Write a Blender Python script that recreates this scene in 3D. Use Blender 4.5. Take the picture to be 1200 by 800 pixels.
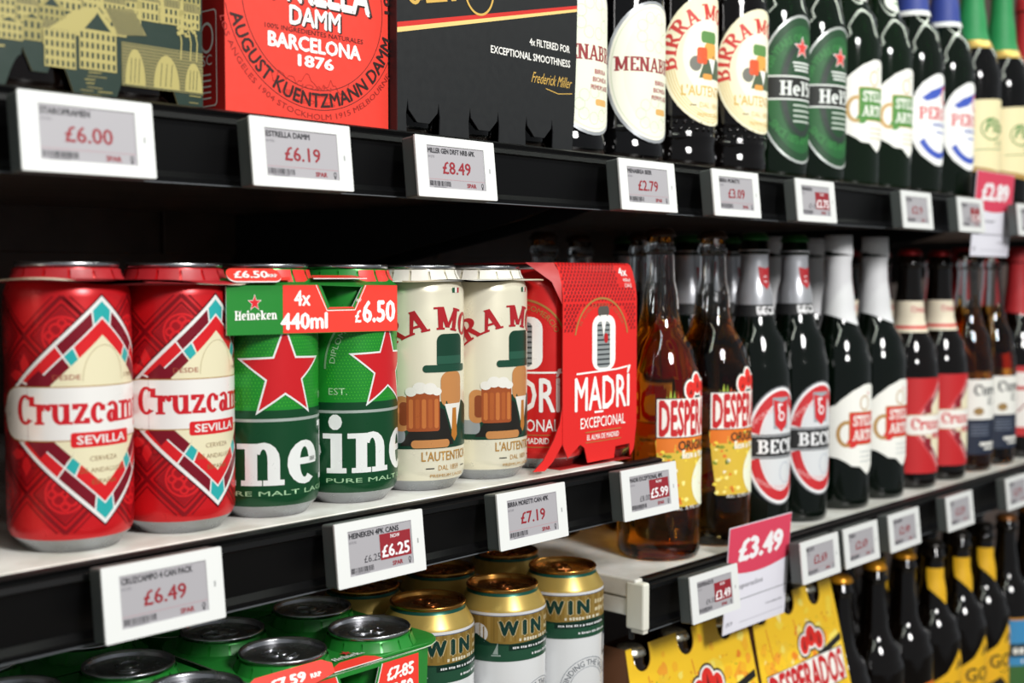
import bpy, bmesh, math, random
from math import sin, cos, pi, radians as RD
from mathutils import Vector
from mathutils.geometry import tessellate_polygon
for o in list(bpy.data.objects): bpy.data.objects.remove(o)
SC = bpy.context.scene
COL = SC.collection
S = 0.001                      # the scene is written in millimetres

# ---------------------------------------------------------------- camera, world, lights, exposure
cam = bpy.data.cameras.new('camera'); cam_o = bpy.data.objects.new('camera', cam); COL.objects.link(cam_o)
cam.sensor_width = 36; cam.lens = 36*1456/1200; cam.clip_start = .02
cam_o.location = (0, 0, .1469)
cam_o.rotation_euler = (pi/2 - .0521, 0, .7433 - pi/2)
cam.dof.use_dof = True; cam.dof.focus_distance = .84; cam.dof.aperture_fstop = 6.0
SC.camera = cam_o
w = bpy.data.worlds.new('shop'); SC.world = w; w.use_nodes = True
w.node_tree.nodes['Background'].inputs[0].default_value = (.9, .95, 1, 1)
w.node_tree.nodes['Background'].inputs[1].default_value = .3
def area(name, loc, target, sx, sy, power, col):
    l = bpy.data.lights.new(name, 'AREA'); l.shape = 'RECTANGLE' if sx > 1 else 'DISK'; l.size = sx; l.size_y = sy; l.energy = power; l.color = col
    o = bpy.data.objects.new(name, l); COL.objects.link(o); o.location = loc
    o.rotation_euler = (Vector(target) - Vector(loc)).to_track_quat('-Z', 'Y').to_euler()
    return o
area('ceiling_panel_light', (.38, -1.3, 1.2), (.75, .62, .05), .55, .55, 60, (1, .98, .96))
area('ceiling_strip_light', (1.6, -.25, 1.45), (1.6, .62, 0), 5.0, .07, 30, (.93, 1, .86))
SC.view_settings.view_transform = 'Standard'; SC.view_settings.look = 'None'
SC.view_settings.gamma = 1; SC.view_settings.use_curve_mapping = False
SC.view_settings.exposure = -.2

# ---------------------------------------------------------------- materials
def lin(h):
    h = h.lstrip('#'); r = []
    for i in (0, 2, 4):
        c = int(h[i:i+2], 16)/255
        r.append(c/12.92 if c <= .04045 else ((c+.055)/1.055)**2.4)
    return (*r, 1)
MC = {}
def M(hexc, kind='card'):
    k = (hexc, kind)
    if k in MC: return MC[k]
    m = bpy.data.materials.new(kind+'_'+hexc.lstrip('#')); m.use_nodes = True
    nt = m.node_tree; b = nt.nodes['Principled BSDF']; I = b.inputs
    c = lin(hexc); I['Base Color'].default_value = c
    def noise(scale, lo, hi, target, bump=0, stretch=(1, 1, 1)):
        tc = nt.nodes.new('ShaderNodeTexCoord'); mp = nt.nodes.new('ShaderNodeMapping'); mp.inputs['Scale'].default_value = stretch
        n = nt.nodes.new('ShaderNodeTexNoise'); n.inputs['Scale'].default_value = scale; n.inputs['Detail'].default_value = 4
        nt.links.new(tc.outputs['Object'], mp.inputs[0]); nt.links.new(mp.outputs[0], n.inputs['Vector'])
        mr = nt.nodes.new('ShaderNodeMapRange'); mr.inputs[3].default_value = lo; mr.inputs[4].default_value = hi
        nt.links.new(n.outputs['Fac'], mr.inputs[0])
        if target: nt.links.new(mr.outputs[0], I[target])
        if bump:
            bp = nt.nodes.new('ShaderNodeBump'); bp.inputs['Strength'].default_value = bump; bp.inputs['Distance'].default_value = .0004
            nt.links.new(n.outputs['Fac'], bp.inputs['Height']); nt.links.new(bp.outputs[0], I['Normal'])
        return n
    if kind == 'card': noise(180, .38, .52, 'Roughness', .05)
    elif kind == 'canink': I['Metallic'].default_value = .25; noise(90, .24, .34, 'Roughness')
    elif kind == 'foilink': I['Metallic'].default_value = .5; I['Roughness'].default_value = .33
    elif kind == 'metal': I['Metallic'].default_value = 1; noise(140, .2, .32, 'Roughness')
    elif kind == 'paper': noise(220, .5, .65, 'Roughness', .04)
    elif kind == 'screen': I['Roughness'].default_value = .5
    elif kind == 'black': I['Roughness'].default_value = .4; I['Specular IOR Level'].default_value = .22
    elif kind == 'plastic': noise(150, .38, .5, 'Roughness', .04)
    elif kind == 'paint':
        noise(14, .28, .42, 'Roughness', .03)
        n2 = nt.nodes.new('ShaderNodeTexNoise'); n2.inputs['Scale'].default_value = 23; n2.inputs['Detail'].default_value = 6
        tc = nt.nodes.new('ShaderNodeTexCoord'); nt.links.new(tc.outputs['Object'], n2.inputs['Vector'])
        cr = nt.nodes.new('ShaderNodeValToRGB'); cr.color_ramp.elements[0].position = .35; cr.color_ramp.elements[1].position = .6
        cr.color_ramp.elements[0].color = (c[0]*.72, c[1]*.7, c[2]*.66, 1); cr.color_ramp.elements[1].color = c
        nt.links.new(n2.outputs['Fac'], cr.inputs[0]); nt.links.new(cr.outputs[0], I['Base Color'])
    elif kind in ('glass', 'beer'):
        I['Transmission Weight'].default_value = 1; I['Roughness'].default_value = .02; I['IOR'].default_value = 1.5
        if kind == 'beer': I['IOR'].default_value = 1.42
    elif kind == 'darkglass':
        I['Roughness'].default_value = .06; I['Transmission Weight'].default_value = .6; I['IOR'].default_value = 1.5
    MC[k] = m; return m

# ---------------------------------------------------------------- mesh builder
class MB:
    def __init__(s): s.v = []; s.f = []; s.fm = []; s.mats = []; s.sm = []
    def mi(s, m):
        if m not in s.mats: s.mats.append(m)
        return s.mats.index(m)
    def add(s, vs, fs, m, smooth=False):
        b = len(s.v); s.v += [tuple(p) for p in vs]; k = s.mi(m)
        for f in fs: s.f.append([b+i for i in f]); s.fm.append(k); s.sm.append(smooth)
    def box(s, x0, x1, y0, y1, z0, z1, m, tilt=None):
        vs = [(x, y, z) for z in (z0, z1) for y in (y0, y1) for x in (x0, x1)]
        s.add(vs, [(0,2,3,1),(4,5,7,6),(0,1,5,4),(2,6,7,3),(0,4,6,2),(1,3,7,5)], m)
    def bbox(s, x0, x1, y0, y1, z0, z1, m, c=.6):      # box with chamfered edges
        bm = bmesh.new(); bmesh.ops.create_cube(bm, size=1)
        for v in bm.verts: v.co = ((x0+x1)/2+v.co.x*(x1-x0), (y0+y1)/2+v.co.y*(y1-y0), (z0+z1)/2+v.co.z*(z1-z0))
        bmesh.ops.bevel(bm, geom=bm.edges[:], offset=c, segments=2, affect='EDGES', profile=.5)
        bm.verts.index_update(); s.add([v.co[:] for v in bm.verts], [[v.index for v in f.verts] for f in bm.faces], m, False); bm.free()
    def lathe(s, prof, seg=48, close=True, flute=None, top=True):
        """prof: list of (r, z, material of the band that ends here)"""
        b = len(s.v)
        for r, z, _ in prof:
            for i in range(seg):
                a = 2*pi*i/seg; rr = r
                if flute and z < flute[0]: rr = r*(1+flute[1]*(1 if i % 2 else -1))
                s.v.append((rr*sin(a), -rr*cos(a), z))
        for k in range(1, len(prof)):
            m = s.mi(prof[k][2])
            for i in range(seg):
                j = (i+1) % seg
                s.f.append([b+(k-1)*seg+i, b+(k-1)*seg+j, b+k*seg+j, b+k*seg+i]); s.fm.append(m); s.sm.append(True)
        if close:
            s.f.append([b+i for i in range(seg)][::-1]); s.fm.append(s.mi(prof[1][2])); s.sm.append(False)
            e = b+(len(prof)-1)*seg
            if top: s.f.append([e+i for i in range(seg)]); s.fm.append(s.mi(prof[-1][2])); s.sm.append(False)
    def plate(s, loops, fn, th, m, edge=None):
        """extruded sheet: loops of 2D points (first = outline, others = holes); fn(x, y, depth) -> 3D"""
        tris = tessellate_polygon([[Vector((x, y, 0)) for x, y in l] for l in loops])
        P = [p for l in loops for p in l]; n = len(P)
        s.add([fn(x, y, 0) for x, y in P]+[fn(x, y, th) for x, y in P], [], m)
        b = len(s.v)-2*n; k = s.mi(m); ke = s.mi(edge or m)
        for t in tris:
            s.f.append([b+i for i in t]); s.fm.append(k); s.sm.append(False)
            s.f.append([b+n+i for i in t][::-1]); s.fm.append(k); s.sm.append(False)
        o = 0
        for l in loops:
            L = len(l)
            for i in range(L):
                j = (i+1) % L
                s.f.append([b+o+i, b+o+j, b+n+o+j, b+n+o+i]); s.fm.append(ke); s.sm.append(False)
            o += L
    def torus(s, cx, cy, z, rx, ry, t, m, seg=24, k=6):
        vs = []; fs = []
        for i in range(seg):
            a = 2*pi*i/seg
            for j in range(k):
                c = 2*pi*j/k; vs.append((cx+(rx+t*cos(c))*cos(a), cy+(ry+t*cos(c))*sin(a), z+t*.7*sin(c)))
        for i in range(seg):
            for j in range(k):
                fs.append((i*k+j, ((i+1) % seg)*k+j, ((i+1) % seg)*k+(j+1) % k, i*k+(j+1) % k))
        s.add(vs, fs, m, True)
    def mesh(s, name, normals=False):
        me = bpy.data.meshes.new(name)
        me.from_pydata([(x*S, y*S, z*S) for x, y, z in s.v], [], s.f)
        for m in s.mats: me.materials.append(m)
        me.polygons.foreach_set('material_index', s.fm); me.polygons.foreach_set('use_smooth', s.sm)
        if normals:
            bm = bmesh.new(); bm.from_mesh(me); bmesh.ops.recalc_face_normals(bm, faces=bm.faces); bm.to_mesh(me); bm.free()
        me.update(); return me

# ---------------------------------------------------------------- flat print: 2D shapes laid on a surface
TXT = {}
def textmesh(s, bold):
    k = (s, bold)
    if k in TXT: return TXT[k]
    c = bpy.data.curves.new('t', 'FONT'); c.body = s; c.size = 1; c.resolution_u = 2; c.offset = bold; c.fill_mode = 'BOTH'
    o = bpy.data.objects.new('t', c); COL.objects.link(o)
    dg = bpy.context.evaluated_depsgraph_get(); dg.update()
    me = bpy.data.meshes.new_from_object(o.evaluated_get(dg))
    r = ([(v.co.x, v.co.y) for v in me.vertices], [tuple(p.vertices) for p in me.polygons])
    bpy.data.objects.remove(o); bpy.data.curves.remove(c); bpy.data.meshes.remove(me)
    TXT[k] = r; return r
_h = textmesh('H', 0)[0]; CAPH = max(p[1] for p in _h)-min(p[1] for p in _h)

T_, t_ = .23, .11
GL = {   # slab-serif glyphs drawn as strokes: advance width, strokes
 'A': (.95, 'd.14,0,.47,1 D.45,1,.8,0 H.25,.7,.3 F.12,0 F.8,0'),
 'B': (.85, 'V.22,0,1 A.42,.75,.33,.27,-90,90 A.42,.27,.38,.29,-90,90 H.22,.45,.945 H.22,.45,.055 H.22,.45,.5 F.18,0 F.18,1'),
 'C': (.85, 'A.44,.5,.4,.52,50,315 V.74,.62,.95'), 'D': (.9, 'V.22,0,1 A.42,.5,.42,.5,-90,90 H.22,.45,.055 H.22,.45,.945 F.18,0 F.18,1'),
 'E': (.8, 'V.22,0,1 H.1,.7,.055 H.1,.7,.945 H.2,.55,.5 V.68,0,.27 V.68,.75,1'),
 'G': (.9, 'A.45,.5,.41,.52,50,350 V.74,.1,.45 F.7,.5'), 'H': (.95, 'V.22,0,1 V.72,0,1 H.2,.75,.5 F.22,0 F.22,1 F.72,0 F.72,1'),
 'I': (.5, 'V.25,0,1 F.25,0 F.25,1'), 'K': (.9, 'V.22,0,1 D.3,.4,.72,1 D.36,.52,.75,0 F.22,0 F.22,1 F.75,0 F.72,1'),
 'L': (.75, 'V.22,0,1 H.1,.65,.055 V.62,0,.35 F.22,1'), 'M': (1.15, 'V.2,0,1 V.92,0,1 D.22,1,.56,.1 d.9,1,.56,.1 F.2,0 F.92,0 F.14,1 F.98,1'),
 'N': (.98, 'V.2,0,1 V.76,0,1 D.2,1,.74,0 F.2,0 F.14,1 F.76,1'), 'O': (.9, 'A.45,.5,.42,.52,0,360'), '0': (.75, 'A.37,.5,.34,.52,0,360'),
 'P': (.82, 'V.22,0,1 A.42,.72,.36,.29,-90,90 H.22,.45,.945 H.22,.45,.47 F.22,0 F.18,1'),
 'R': (.9, 'V.22,0,1 A.42,.73,.34,.28,-90,90 H.22,.45,.945 H.22,.45,.49 D.42,.5,.74,0 F.22,0 F.18,1 F.78,0'),
 'S': (.75, 'A.37,.73,.31,.29,60,270 A.37,.27,.33,.29,-120,90 V.62,.7,.97 V.14,.03,.3'), 'T': (.8, 'V.4,0,1 H.06,.74,.945 V.1,.7,1 V.7,.7,1 F.4,0'),
 '1': (.5, 'V.26,0,1 F.26,0 F.17,1'), '5': (.72, 'A.34,.32,.33,.34,-140,100 V.2,.5,1 H.12,.62,.93'), '2': (.7, 'A.33,.7,.3,.3,-20,170 D.52,.6,.16,.08 H.08,.62,.06'),
 'a': (.74, 'A.28,.21,.25,.23,0,360 V.52,0,.5 A.32,.46,.31,.26,0,150 F.58,0'), 'c': (.66, 'A.34,.35,.32,.37,45,315 V.53,.42,.62'),
 'e': (.72, 'A.35,.35,.33,.37,0,310 H.1,.66,.37'), 'i': (.46, 'V.23,0,.7 F.23,0 f.15,.7 P.21,.9,.14'),
 'k': (.84, 'V.2,0,1 D.3,.3,.6,.68 D.33,.4,.66,.02 F.2,0 f.13,1 F.68,0 F.62,.7'),
 'm': (1.2, 'V.19,0,.7 V.58,0,.42 V.97,0,.42 A.41,.42,.285,.29,0,140 A.8,.42,.285,.29,0,140 F.19,0 F.58,0 F.97,0 f.12,.7'),
 'n': (.84, 'V.2,0,.7 V.62,0,.42 A.43,.42,.305,.3,0,150 F.2,0 F.62,0 f.12,.7'), 'o': (.72, 'A.35,.35,.33,.37,0,360'),
 'p': (.8, 'V.2,-.3,.7 A.42,.35,.32,.37,0,360 F.2,-.22 f.12,.7'), 'r': (.62, 'V.2,0,.7 A.42,.42,.24,.28,30,170 F.2,0 f.12,.7 P.56,.56,.11'),
 'u': (.84, 'V.2,.28,.7 V.62,0,.7 A.41,.3,.32,.31,180,330 f.13,.7 f.55,.7 F.66,0'), 'z': (.66, 'H.06,.58,.64 D.5,.62,.14,.06 H.06,.6,.06 V.11,.5,.7 V.55,0,.2'),
 'D_': (0, '')}
def slabglyph(ch):
    out = []
    adv, st = GL.get(ch, (.4, ''))
    def q(a): out.append(a)
    for tk in st.split():
        k = tk[0]; a = [float(x) for x in tk[1:].split(',')]
        if k == 'V': q([(a[0]-T_/2, a[1]), (a[0]+T_/2, a[1]), (a[0]+T_/2, a[2]), (a[0]-T_/2, a[2])])
        elif k == 'H': q([(a[0], a[2]-t_/2), (a[1], a[2]-t_/2), (a[1], a[2]+t_/2), (a[0], a[2]+t_/2)])
        elif k in 'Dd':
            h = T_/2 if k == 'D' else t_*.7; q([(a[0]-h, a[1]), (a[0]+h, a[1]), (a[2]+h, a[3]), (a[2]-h, a[3])])
        elif k in 'Ff':
            lo, hi = (a[1], a[1]+.09) if a[1] < .05 else (a[1]-.09, a[1])
            q([(a[0]-.2, lo), (a[0]+(.2 if k == 'F' else .05), lo), (a[0]+(.2 if k == 'F' else .05), hi), (a[0]-.2, hi)])
        elif k == 'P': q([(a[0]+a[2]*cos(x*pi/5), a[1]+a[2]*sin(x*pi/5)) for x in range(10)])
        elif k == 'A':
            cx, cy, rx, ry, a0, a1 = a; n = max(4, int(abs(a1-a0)/20)); ix, iy = max(rx-T_, .02), max(ry-t_, .02)
            P = [RD(a0+(a1-a0)*i/n) for i in range(n+1)]
            for u, v in zip(P, P[1:]):
                q([(cx+ix*cos(u), cy+iy*sin(u)), (cx+rx*cos(u), cy+ry*sin(u)), (cx+rx*cos(v), cy+ry*sin(v)), (cx+ix*cos(v), cy+iy*sin(v))])
    return adv, out

class Art:
    def __init__(s): s.it = []; s.rnd = random.Random(3)
    def raw(s, vs, fs, m, l): s.it.append((vs, fs, m, l if isinstance(l, list) else [l+.1*(len(s.it) % 7)/7]*len(vs)))
    def poly(s, pts, m, l=1):
        tr = tessellate_polygon([[Vector((x, y, 0)) for x, y in pts]]); s.raw(list(pts), [tuple(t) for t in tr], m, l)
    def rect(s, x0, y0, x1, y1, m, l=1): s.raw([(x0, y0), (x1, y0), (x1, y1), (x0, y1)], [(0, 1, 2, 3)], m, l)
    def rrect(s, x0, y0, x1, y1, r, m, l=1):
        s.poly(rr(x0, y0, x1, y1, r), m, l)
    def ell(s, cx, cy, rx, ry, m, l=1, n=40): s.poly([(cx+rx*cos(2*pi*i/n), cy+ry*sin(2*pi*i/n)) for i in range(n)], m, l)
    def ring(s, cx, cy, rx, ry, wd, m, l=1, a0=0, a1=360, n=48):
        P = [RD(a0+(a1-a0)*i/n) for i in range(n+1)]; vs = []
        for a in P: vs += [(cx+(rx-wd)*cos(a), cy+(ry-wd)*sin(a)), (cx+rx*cos(a), cy+ry*sin(a))]
        s.raw(vs, [(2*i, 2*i+1, 2*i+3, 2*i+2) for i in range(n)], m, l)
    def star(s, cx, cy, R, m, l=1, r=.4):
        s.poly([(cx+(R if i % 2 == 0 else R*r)*sin(i*pi/5), cy+(R if i % 2 == 0 else R*r)*cos(i*pi/5)) for i in range(10)], m, l)
    def line(s, pts, wd, m, l=1):
        for (x0, y0), (x1, y1) in zip(pts, pts[1:]):
            d = math.hypot(x1-x0, y1-y0) or 1; nx, ny = -(y1-y0)/d*wd/2, (x1-x0)/d*wd/2
            s.raw([(x0+nx, y0+ny), (x0-nx, y0-ny), (x1-nx, y1-ny), (x1+nx, y1+ny)], [(0, 1, 2, 3)], m, l)
    def text(s, t, x, y, h, m, l=2, w=None, al='c', bold=.0, slab=False, arc=None, shear=0, rot=0, sp=1.0):
        """text of cap height h with its base line at y; w squeezes to a width; arc=(cx, cy, r, top?) bends it"""
        if slab:
            vs = []; fs = []; zs = []; X = 0; nk = 0
            for ch in t:
                adv, g = slabglyph(ch)
                for q in g:
                    b = len(vs); vs += [(X+px, py) for px, py in q]; fs.append(tuple(range(b, b+len(q)))); nk += 1; zs += [(nk % 5)*.4]*len(q)
                X += adv*sp
        else:
            v0, f0 = textmesh(t, 0); B = bold*1.5; vs = []; fs = []; zs = []
            for k, (dx, dy) in enumerate(((-B, 0), (B, 0), (0, B*.7), (0, -B*.7)) if bold > .005 else ((0, 0),)):
                b = len(vs); vs += [(p/CAPH+dx, q/CAPH+dy) for p, q in v0]; fs = fs+[tuple(b+i for i in f) for f in f0]; zs += [k*.4]*len(v0)
        if not vs: return
        mn = min(p[0] for p in vs); mx = max(p[0] for p in vs); W = (mx-mn)*h
        k = w/W if w else 1
        vs = [((px-mn)*h*k, py*h) for px, py in vs]; W *= k
        off = {'c': -W/2, 'l': 0, 'r': -W}[al]
        if arc:
            cx, cy, r, top = arc; ac = RD(x); o2 = []
            for px, py in vs:
                u = px-W/2
                if top: a = ac-u/r; rad = r+py+y
                else: a = ac+u/r; rad = r-py-y
                o2.append((cx+rad*cos(a), cy+rad*sin(a)))
            vs = o2
        else:
            c, sn = cos(RD(rot)), sin(RD(rot))
            vs = [(px+off+py*shear, py) for px, py in vs]
            vs = [(x+px*c-py*sn, y+px*sn+py*c) for px, py in vs]
        s.raw(vs, fs, m, [l+z for z in zs])
    def bars(s, cx, y, h, w, m, l=2, seed=1):      # print too small to read: a row of short blocks
        r = random.Random(seed); x = cx-w/2
        while x < cx+w/2: d = r.uniform(.5, 1)*h; s.rect(x, y+r.uniform(0, .15)*h, min(x+d, cx+w/2), y+h*r.uniform(.8, 1), m, l); x += d+h*r.choice((.25, .3, .8))
    def mesh(s, name, fn, step=None, ystep=None):
        bm = bmesh.new(); mats = []
        for vs, fs, m, l in s.it:
            if m not in mats: mats.append(m)
            k = mats.index(m); bv = [bm.verts.new((p[0], p[1], z)) for p, z in zip(vs, l)]
            for f in fs:
                try: fc = bm.faces.new([bv[i] for i in f])
                except ValueError: continue
                fc.material_index = k
        for axis, stp in ((0, step), (1, ystep)):
            if not stp: continue
            lo = min(v.co[axis] for v in bm.verts); hi = max(v.co[axis] for v in bm.verts)
            k = math.ceil(lo/stp)
            while k*stp < hi:
                co = [0, 0, 0]; co[axis] = k*stp; no = [0, 0, 0]; no[axis] = 1
                bmesh.ops.bisect_plane(bm, geom=bm.verts[:]+bm.edges[:]+bm.faces[:], plane_co=co, plane_no=no, dist=1e-5); k += 1
        for v in bm.verts: v.co = Vector(fn(v.co.x, v.co.y, v.co.z))*S
        for f in bm.faces: f.smooth = step is not None
        me = bpy.data.meshes.new(name); bm.normal_update()
        c = Vector((0, 0, 0))
        # make every face look away from the axis / to the front
        for f in bm.faces:
            ce = f.calc_center_median(); o = Vector((ce.x, ce.y, 0)) if step else Vector((0, -1, 0))
            if f.normal.dot(o) < 0: f.normal_flip()
        bm.to_mesh(me); bm.free()
        for m in mats: me.materials.append(m)
        return me
def rr(x0, y0, x1, y1, r, n=5):
    P = []
    for cx, cy, a0 in ((x1-r, y1-r, 0), (x0+r, y1-r, 90), (x0+r, y0+r, 180), (x1-r, y0+r, 270)):
        for i in range(n+1):
            a = RD(a0+90*i/n); P.append((cx+r*cos(a), cy+r*sin(a)))
    return P
def cyl(R, lift=.2):
    return lambda x, y, l: ((R+lift+l*.03)*sin(x/R), -(R+lift+l*.03)*cos(x/R), y)
def flat(y0=0): return lambda x, y, l: (x, y0-.08-l*.06, y)
def slope(prof, lift=.2):
    """cylinder map on a profile [(r, z)]: the print follows the radius"""
    def rad(z):
        for (r0, z0), (r1, z1) in zip(prof, prof[1:]):
            if z0 <= z <= z1: return r0+(r1-r0)*(z-z0)/max(z1-z0, 1e-6)
        return prof[-1][0]
    def f(x, y, l):
        r = rad(y); R = r+lift+l*.03; return (R*sin(x/r), -R*cos(x/r), y)
    return f

# ---------------------------------------------------------------- things
def link(name, mesh, parent=None, loc=None, label=None):
    o = bpy.data.objects.new(name, mesh); COL.objects.link(o)
    if parent: o.parent = parent
    if loc: o.location = Vector(loc)*S
    if label: o['label'] = label
    return o
def tag(o, label, cat, group=None):
    o['label'] = label; o['category'] = cat
    if group: o['group'] = group
    return o
def thing(name, label, cat, loc, rotz=0, group=None, rx=0):
    o = bpy.data.objects.new(name, None); COL.objects.link(o); o.empty_display_size = .02
    o.location = Vector(loc)*S; o.rotation_euler = (RD(rx), 0, RD(rotz))
    return tag(o, label, cat, group)
def place(tree, name, label, cat, loc, rotz=0, group=None, rx=0):
    """tree: [(part name, mesh, [(sub-part name, mesh)...], part label)] - copies share mesh data"""
    r = thing(name, label, cat, loc, rotz, group, rx)
    for pn, me, subs, pl in tree:
        p = link(pn, me, r, label=pl)
        for sn, sm in subs: link(sn, sm, p)
    return r

# ================================================================ THE SETTING
BLK = M('#060607', 'black'); BLK2 = M('#1b1c1f', 'plastic')
def struct(name, mb): o = link(name, mb.mesh(name)); o['kind'] = 'structure'; return o
b = MB(); b.box(-900, 3200, 1140, 1160, -1100, 900, M('#5e4a40', 'paint')); struct('wall_back', b)
b = MB(); b.box(-3000, 6000, -3000, 1160, -1120, -1100, M('#8c867c', 'paint')); struct('floor', b)
wb = bpy.data.objects['wall_back']
for i, x in enumerate((-480, -60, 360, 700, 1090, 1480, 1870, 2260)):
    b = MB(); b.bbox(x+2, x+(388 if x >= 700 else (338 if x == 360 else 418)), 1132, 1140, 170, 700, M('#574338', 'paint'), 1); link('panel', b.mesh('panel'), wb)

WH = M('#e9e8e4', 'paint'); DKB = M('#76625a', 'paint'); SIL = M('#a9abad', 'metal')
def rail(parent, x0, x1, z, lip=False):
    """black price rail: sloped face with ridges, its top edge at height z and front plane y = 593"""
    mb = MB(); pr = [(600, z), (592.5, z), (590.5, z-1.2), (591.5, z-3.6), (589.0, z-5), (588.2, z-8), (590.2, z-9.2), (590.6, z-11), (594, z-36), (592, z-38), (590.5, z-39.5), (591, z-42.5), (600, z-42.5)]
    n = len(pr); vs = [(x, y, q) for x in (x0, x1) for y, q in pr]
    fs = [(i, i+1, n+i+1, n+i) for i in range(n-1)]+[tuple(range(n))[::-1], tuple(range(n, 2*n)), (0, n, 2*n-1, n-1)]
    mb.add(vs, fs, BLK); link('price_rail', mb.mesh('price_rail'), parent)
    mb = MB(); mb.box(x0, x1, 589.2, 590.4, z-42.9, z-42.3, M('#55585c', 'plastic')); link('rail_edge', mb.mesh('rail_edge'), parent)

# upper shelf (two bays side by side)
for k, (x0, x1) in enumerate(((-250, 816), (818.5, 2300))):
    t = thing('shelf', 'upper metal shelf carrying the '+('boxed multipacks and first tall bottles at left' if k == 0 else 'green and dark tall bottles at right'), 'shelf', (x0, 593, 240), group='upper shelves')
    b = MB(); b.bbox(0, x1-x0, 6, 545, -26, -0.4, DKB, 1.5); link('board', b.mesh('board'), t)
    rl = MB(); t2 = t
    mb_parent = t
    # rails are written in world millimetres, so shift them
    o1 = len(bpy.data.objects)
    rail(t, x0, x1, 240)
    for c in t.children:
        if c.name.startswith(('price_rail', 'rail_edge')): c.location = Vector((-x0, -593, -240))*S
    for xb in ((20, 500, 1040) if k == 0 else (24, 760, 1450)):
        b = MB(); pts = [(545, -27), (545, -110), (520, -112), (120, -44), (60, -27)]
        b.plate([pts], lambda y, z, d, xb=xb: (xb+d, y, z), 3, BLK2); link('bracket', b.mesh('bracket'), t)
# middle shelf, left bay: white board with rolled front edge
t = thing('shelf', 'white middle shelf under the standing cans and red card cartons, black price rail', 'shelf', (-250, 593, 0))
b = MB(); b.bbox(0, 1032, 3, 545, -24, 0, WH, 2.2); link('board', b.mesh('board'), t)
rail(t, -250, 824, 0)
for c in t.children:
    if c.name.startswith(('price_rail', 'rail_edge')): c.location = Vector((250, -593, -.6))*S
# right bay: lower white shelf
t = thing('shelf', 'white shelf at right under the row of tall bottles, visible pale end', 'shelf', (797, 593, -97.5))
b = MB(); b.bbox(0, 1500, 4, 545, -16, 0, WH, 1.6); link('board', b.mesh('board'), t)
b = MB(); b.bbox(.8, 1500, 5, 545, -31, -16.8, WH, 1.0); link('board_skirt', b.mesh('board_skirt'), t)
b = MB(); b.bbox(-.5, 8, -4.5, 14, -41, -2, M('#dedcd0', 'plastic'), 1.8); b.bbox(1.5, 8, -3, 10, -44, -40, M('#dedcd0', 'plastic'), 1); link('end_cap', b.mesh('end_cap'), t)
b = MB(); b.bbox(6, 10, 12, 16, -52, -30, BLK2, .8); link('end_pin', b.mesh('end_pin'), t)
rail(t, 806, 2300, -97)
for c in t.children:
    if c.name.startswith(('price_rail', 'rail_edge')): c.location = Vector((-797, -593, 97.5))*S
# lower shelves
t = thing('shelf', 'low shelf under the close-packed green and gold cans', 'shelf', (-250, 570, -239.3))
b = MB(); b.bbox(0, 1045, 0, 565, -22, 0, M('#55565a', 'paint'), 2); link('board', b.mesh('board'), t)
t = thing('shelf', 'low shelf under the yellow cartons and dark brown bottles at lower right', 'shelf', (800, 570, -445.3))
b = MB(); b.bbox(0, 1500, 0, 565, -22, 0, M('#3a3b3e', 'paint'), 2); link('board', b.mesh('board'), t)

# ================================================================ CANS
H_CAN = 155
ALU = M('#a6a8ab', 'metal'); ALUD = M('#b4b5b9', 'metal'); GOLDM = M('#c08a45', 'metal')
def can_body(col, lidm, neck=None, kind='canink', base=8.0, low=None):
    c = M(col, kind); nk = M(neck, kind) if neck else c; lw = M(low, kind) if low else c
    pr = [(20, 3.5, ALU), (23.2, .2, ALU), (24.2, 0, ALU), (25.2, .4, ALU), (27.5, 3.5, ALU), (31.2, base-.6, ALU), (31.5, base, ALU), (32.6, base+2.5, lw), (33.1, base+6, lw), (33.1, base+7, lw), (33.1, 136, c),
          (32.7, 139, c), (31.4, 142.5, c), (29, 147, c), (27.3, 149.8, c), (26.7, 150.4, nk), (26.5, 152.2, nk)]
    b = MB(); b.lathe(pr, 56, True, top=False); return b.mesh('can_body')
def can_lid(lidm):
    b = MB(); L = lidm
    b.lathe([(26.2, 151.2, L), (27.3, 152.6, L), (27.4, 154.2, L), (26.8, 155, L), (25.9, 154.7, L), (25.2, 153.2, L), (24.7, 149.2, L), (24.1, 148.3, L), (23.1, 148.6, L), (22.7, 150.3, L), (20.5, 150.6, L), (8, 150.3, L)], 56, True)
    b.torus(0, -7, 150.45, 12.5, 11, .5, L, 28, 5)
    return b.mesh('lid')
def can_tab(lidm):
    b = MB(); b.torus(0, 6.5, 151.5, 6.2, 6.8, 1.15, lidm, 26, 6); b.torus(0, -4.5, 151.4, 6.0, 5.2, 1.0, lidm, 22, 6)
    b.lathe([(3.4, 150.2, lidm), (3.2, 152.2, lidm), (2.2, 152.9, lidm), (.6, 153, lidm)], 16); b.bbox(-5, 5, -6, .5, 151, 152, lidm, .4)
    return b.mesh('pull_tab')
LID_S, TAB_S = can_lid(ALUD), can_tab(ALUD); LID_G, TAB_G = can_lid(GOLDM), can_tab(M('#9a5f34', 'metal'))
C33 = cyl(33.1)
RED, DRED, LRED = '#c8161d', '#7d0f1c', '#e0262c'

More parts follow.
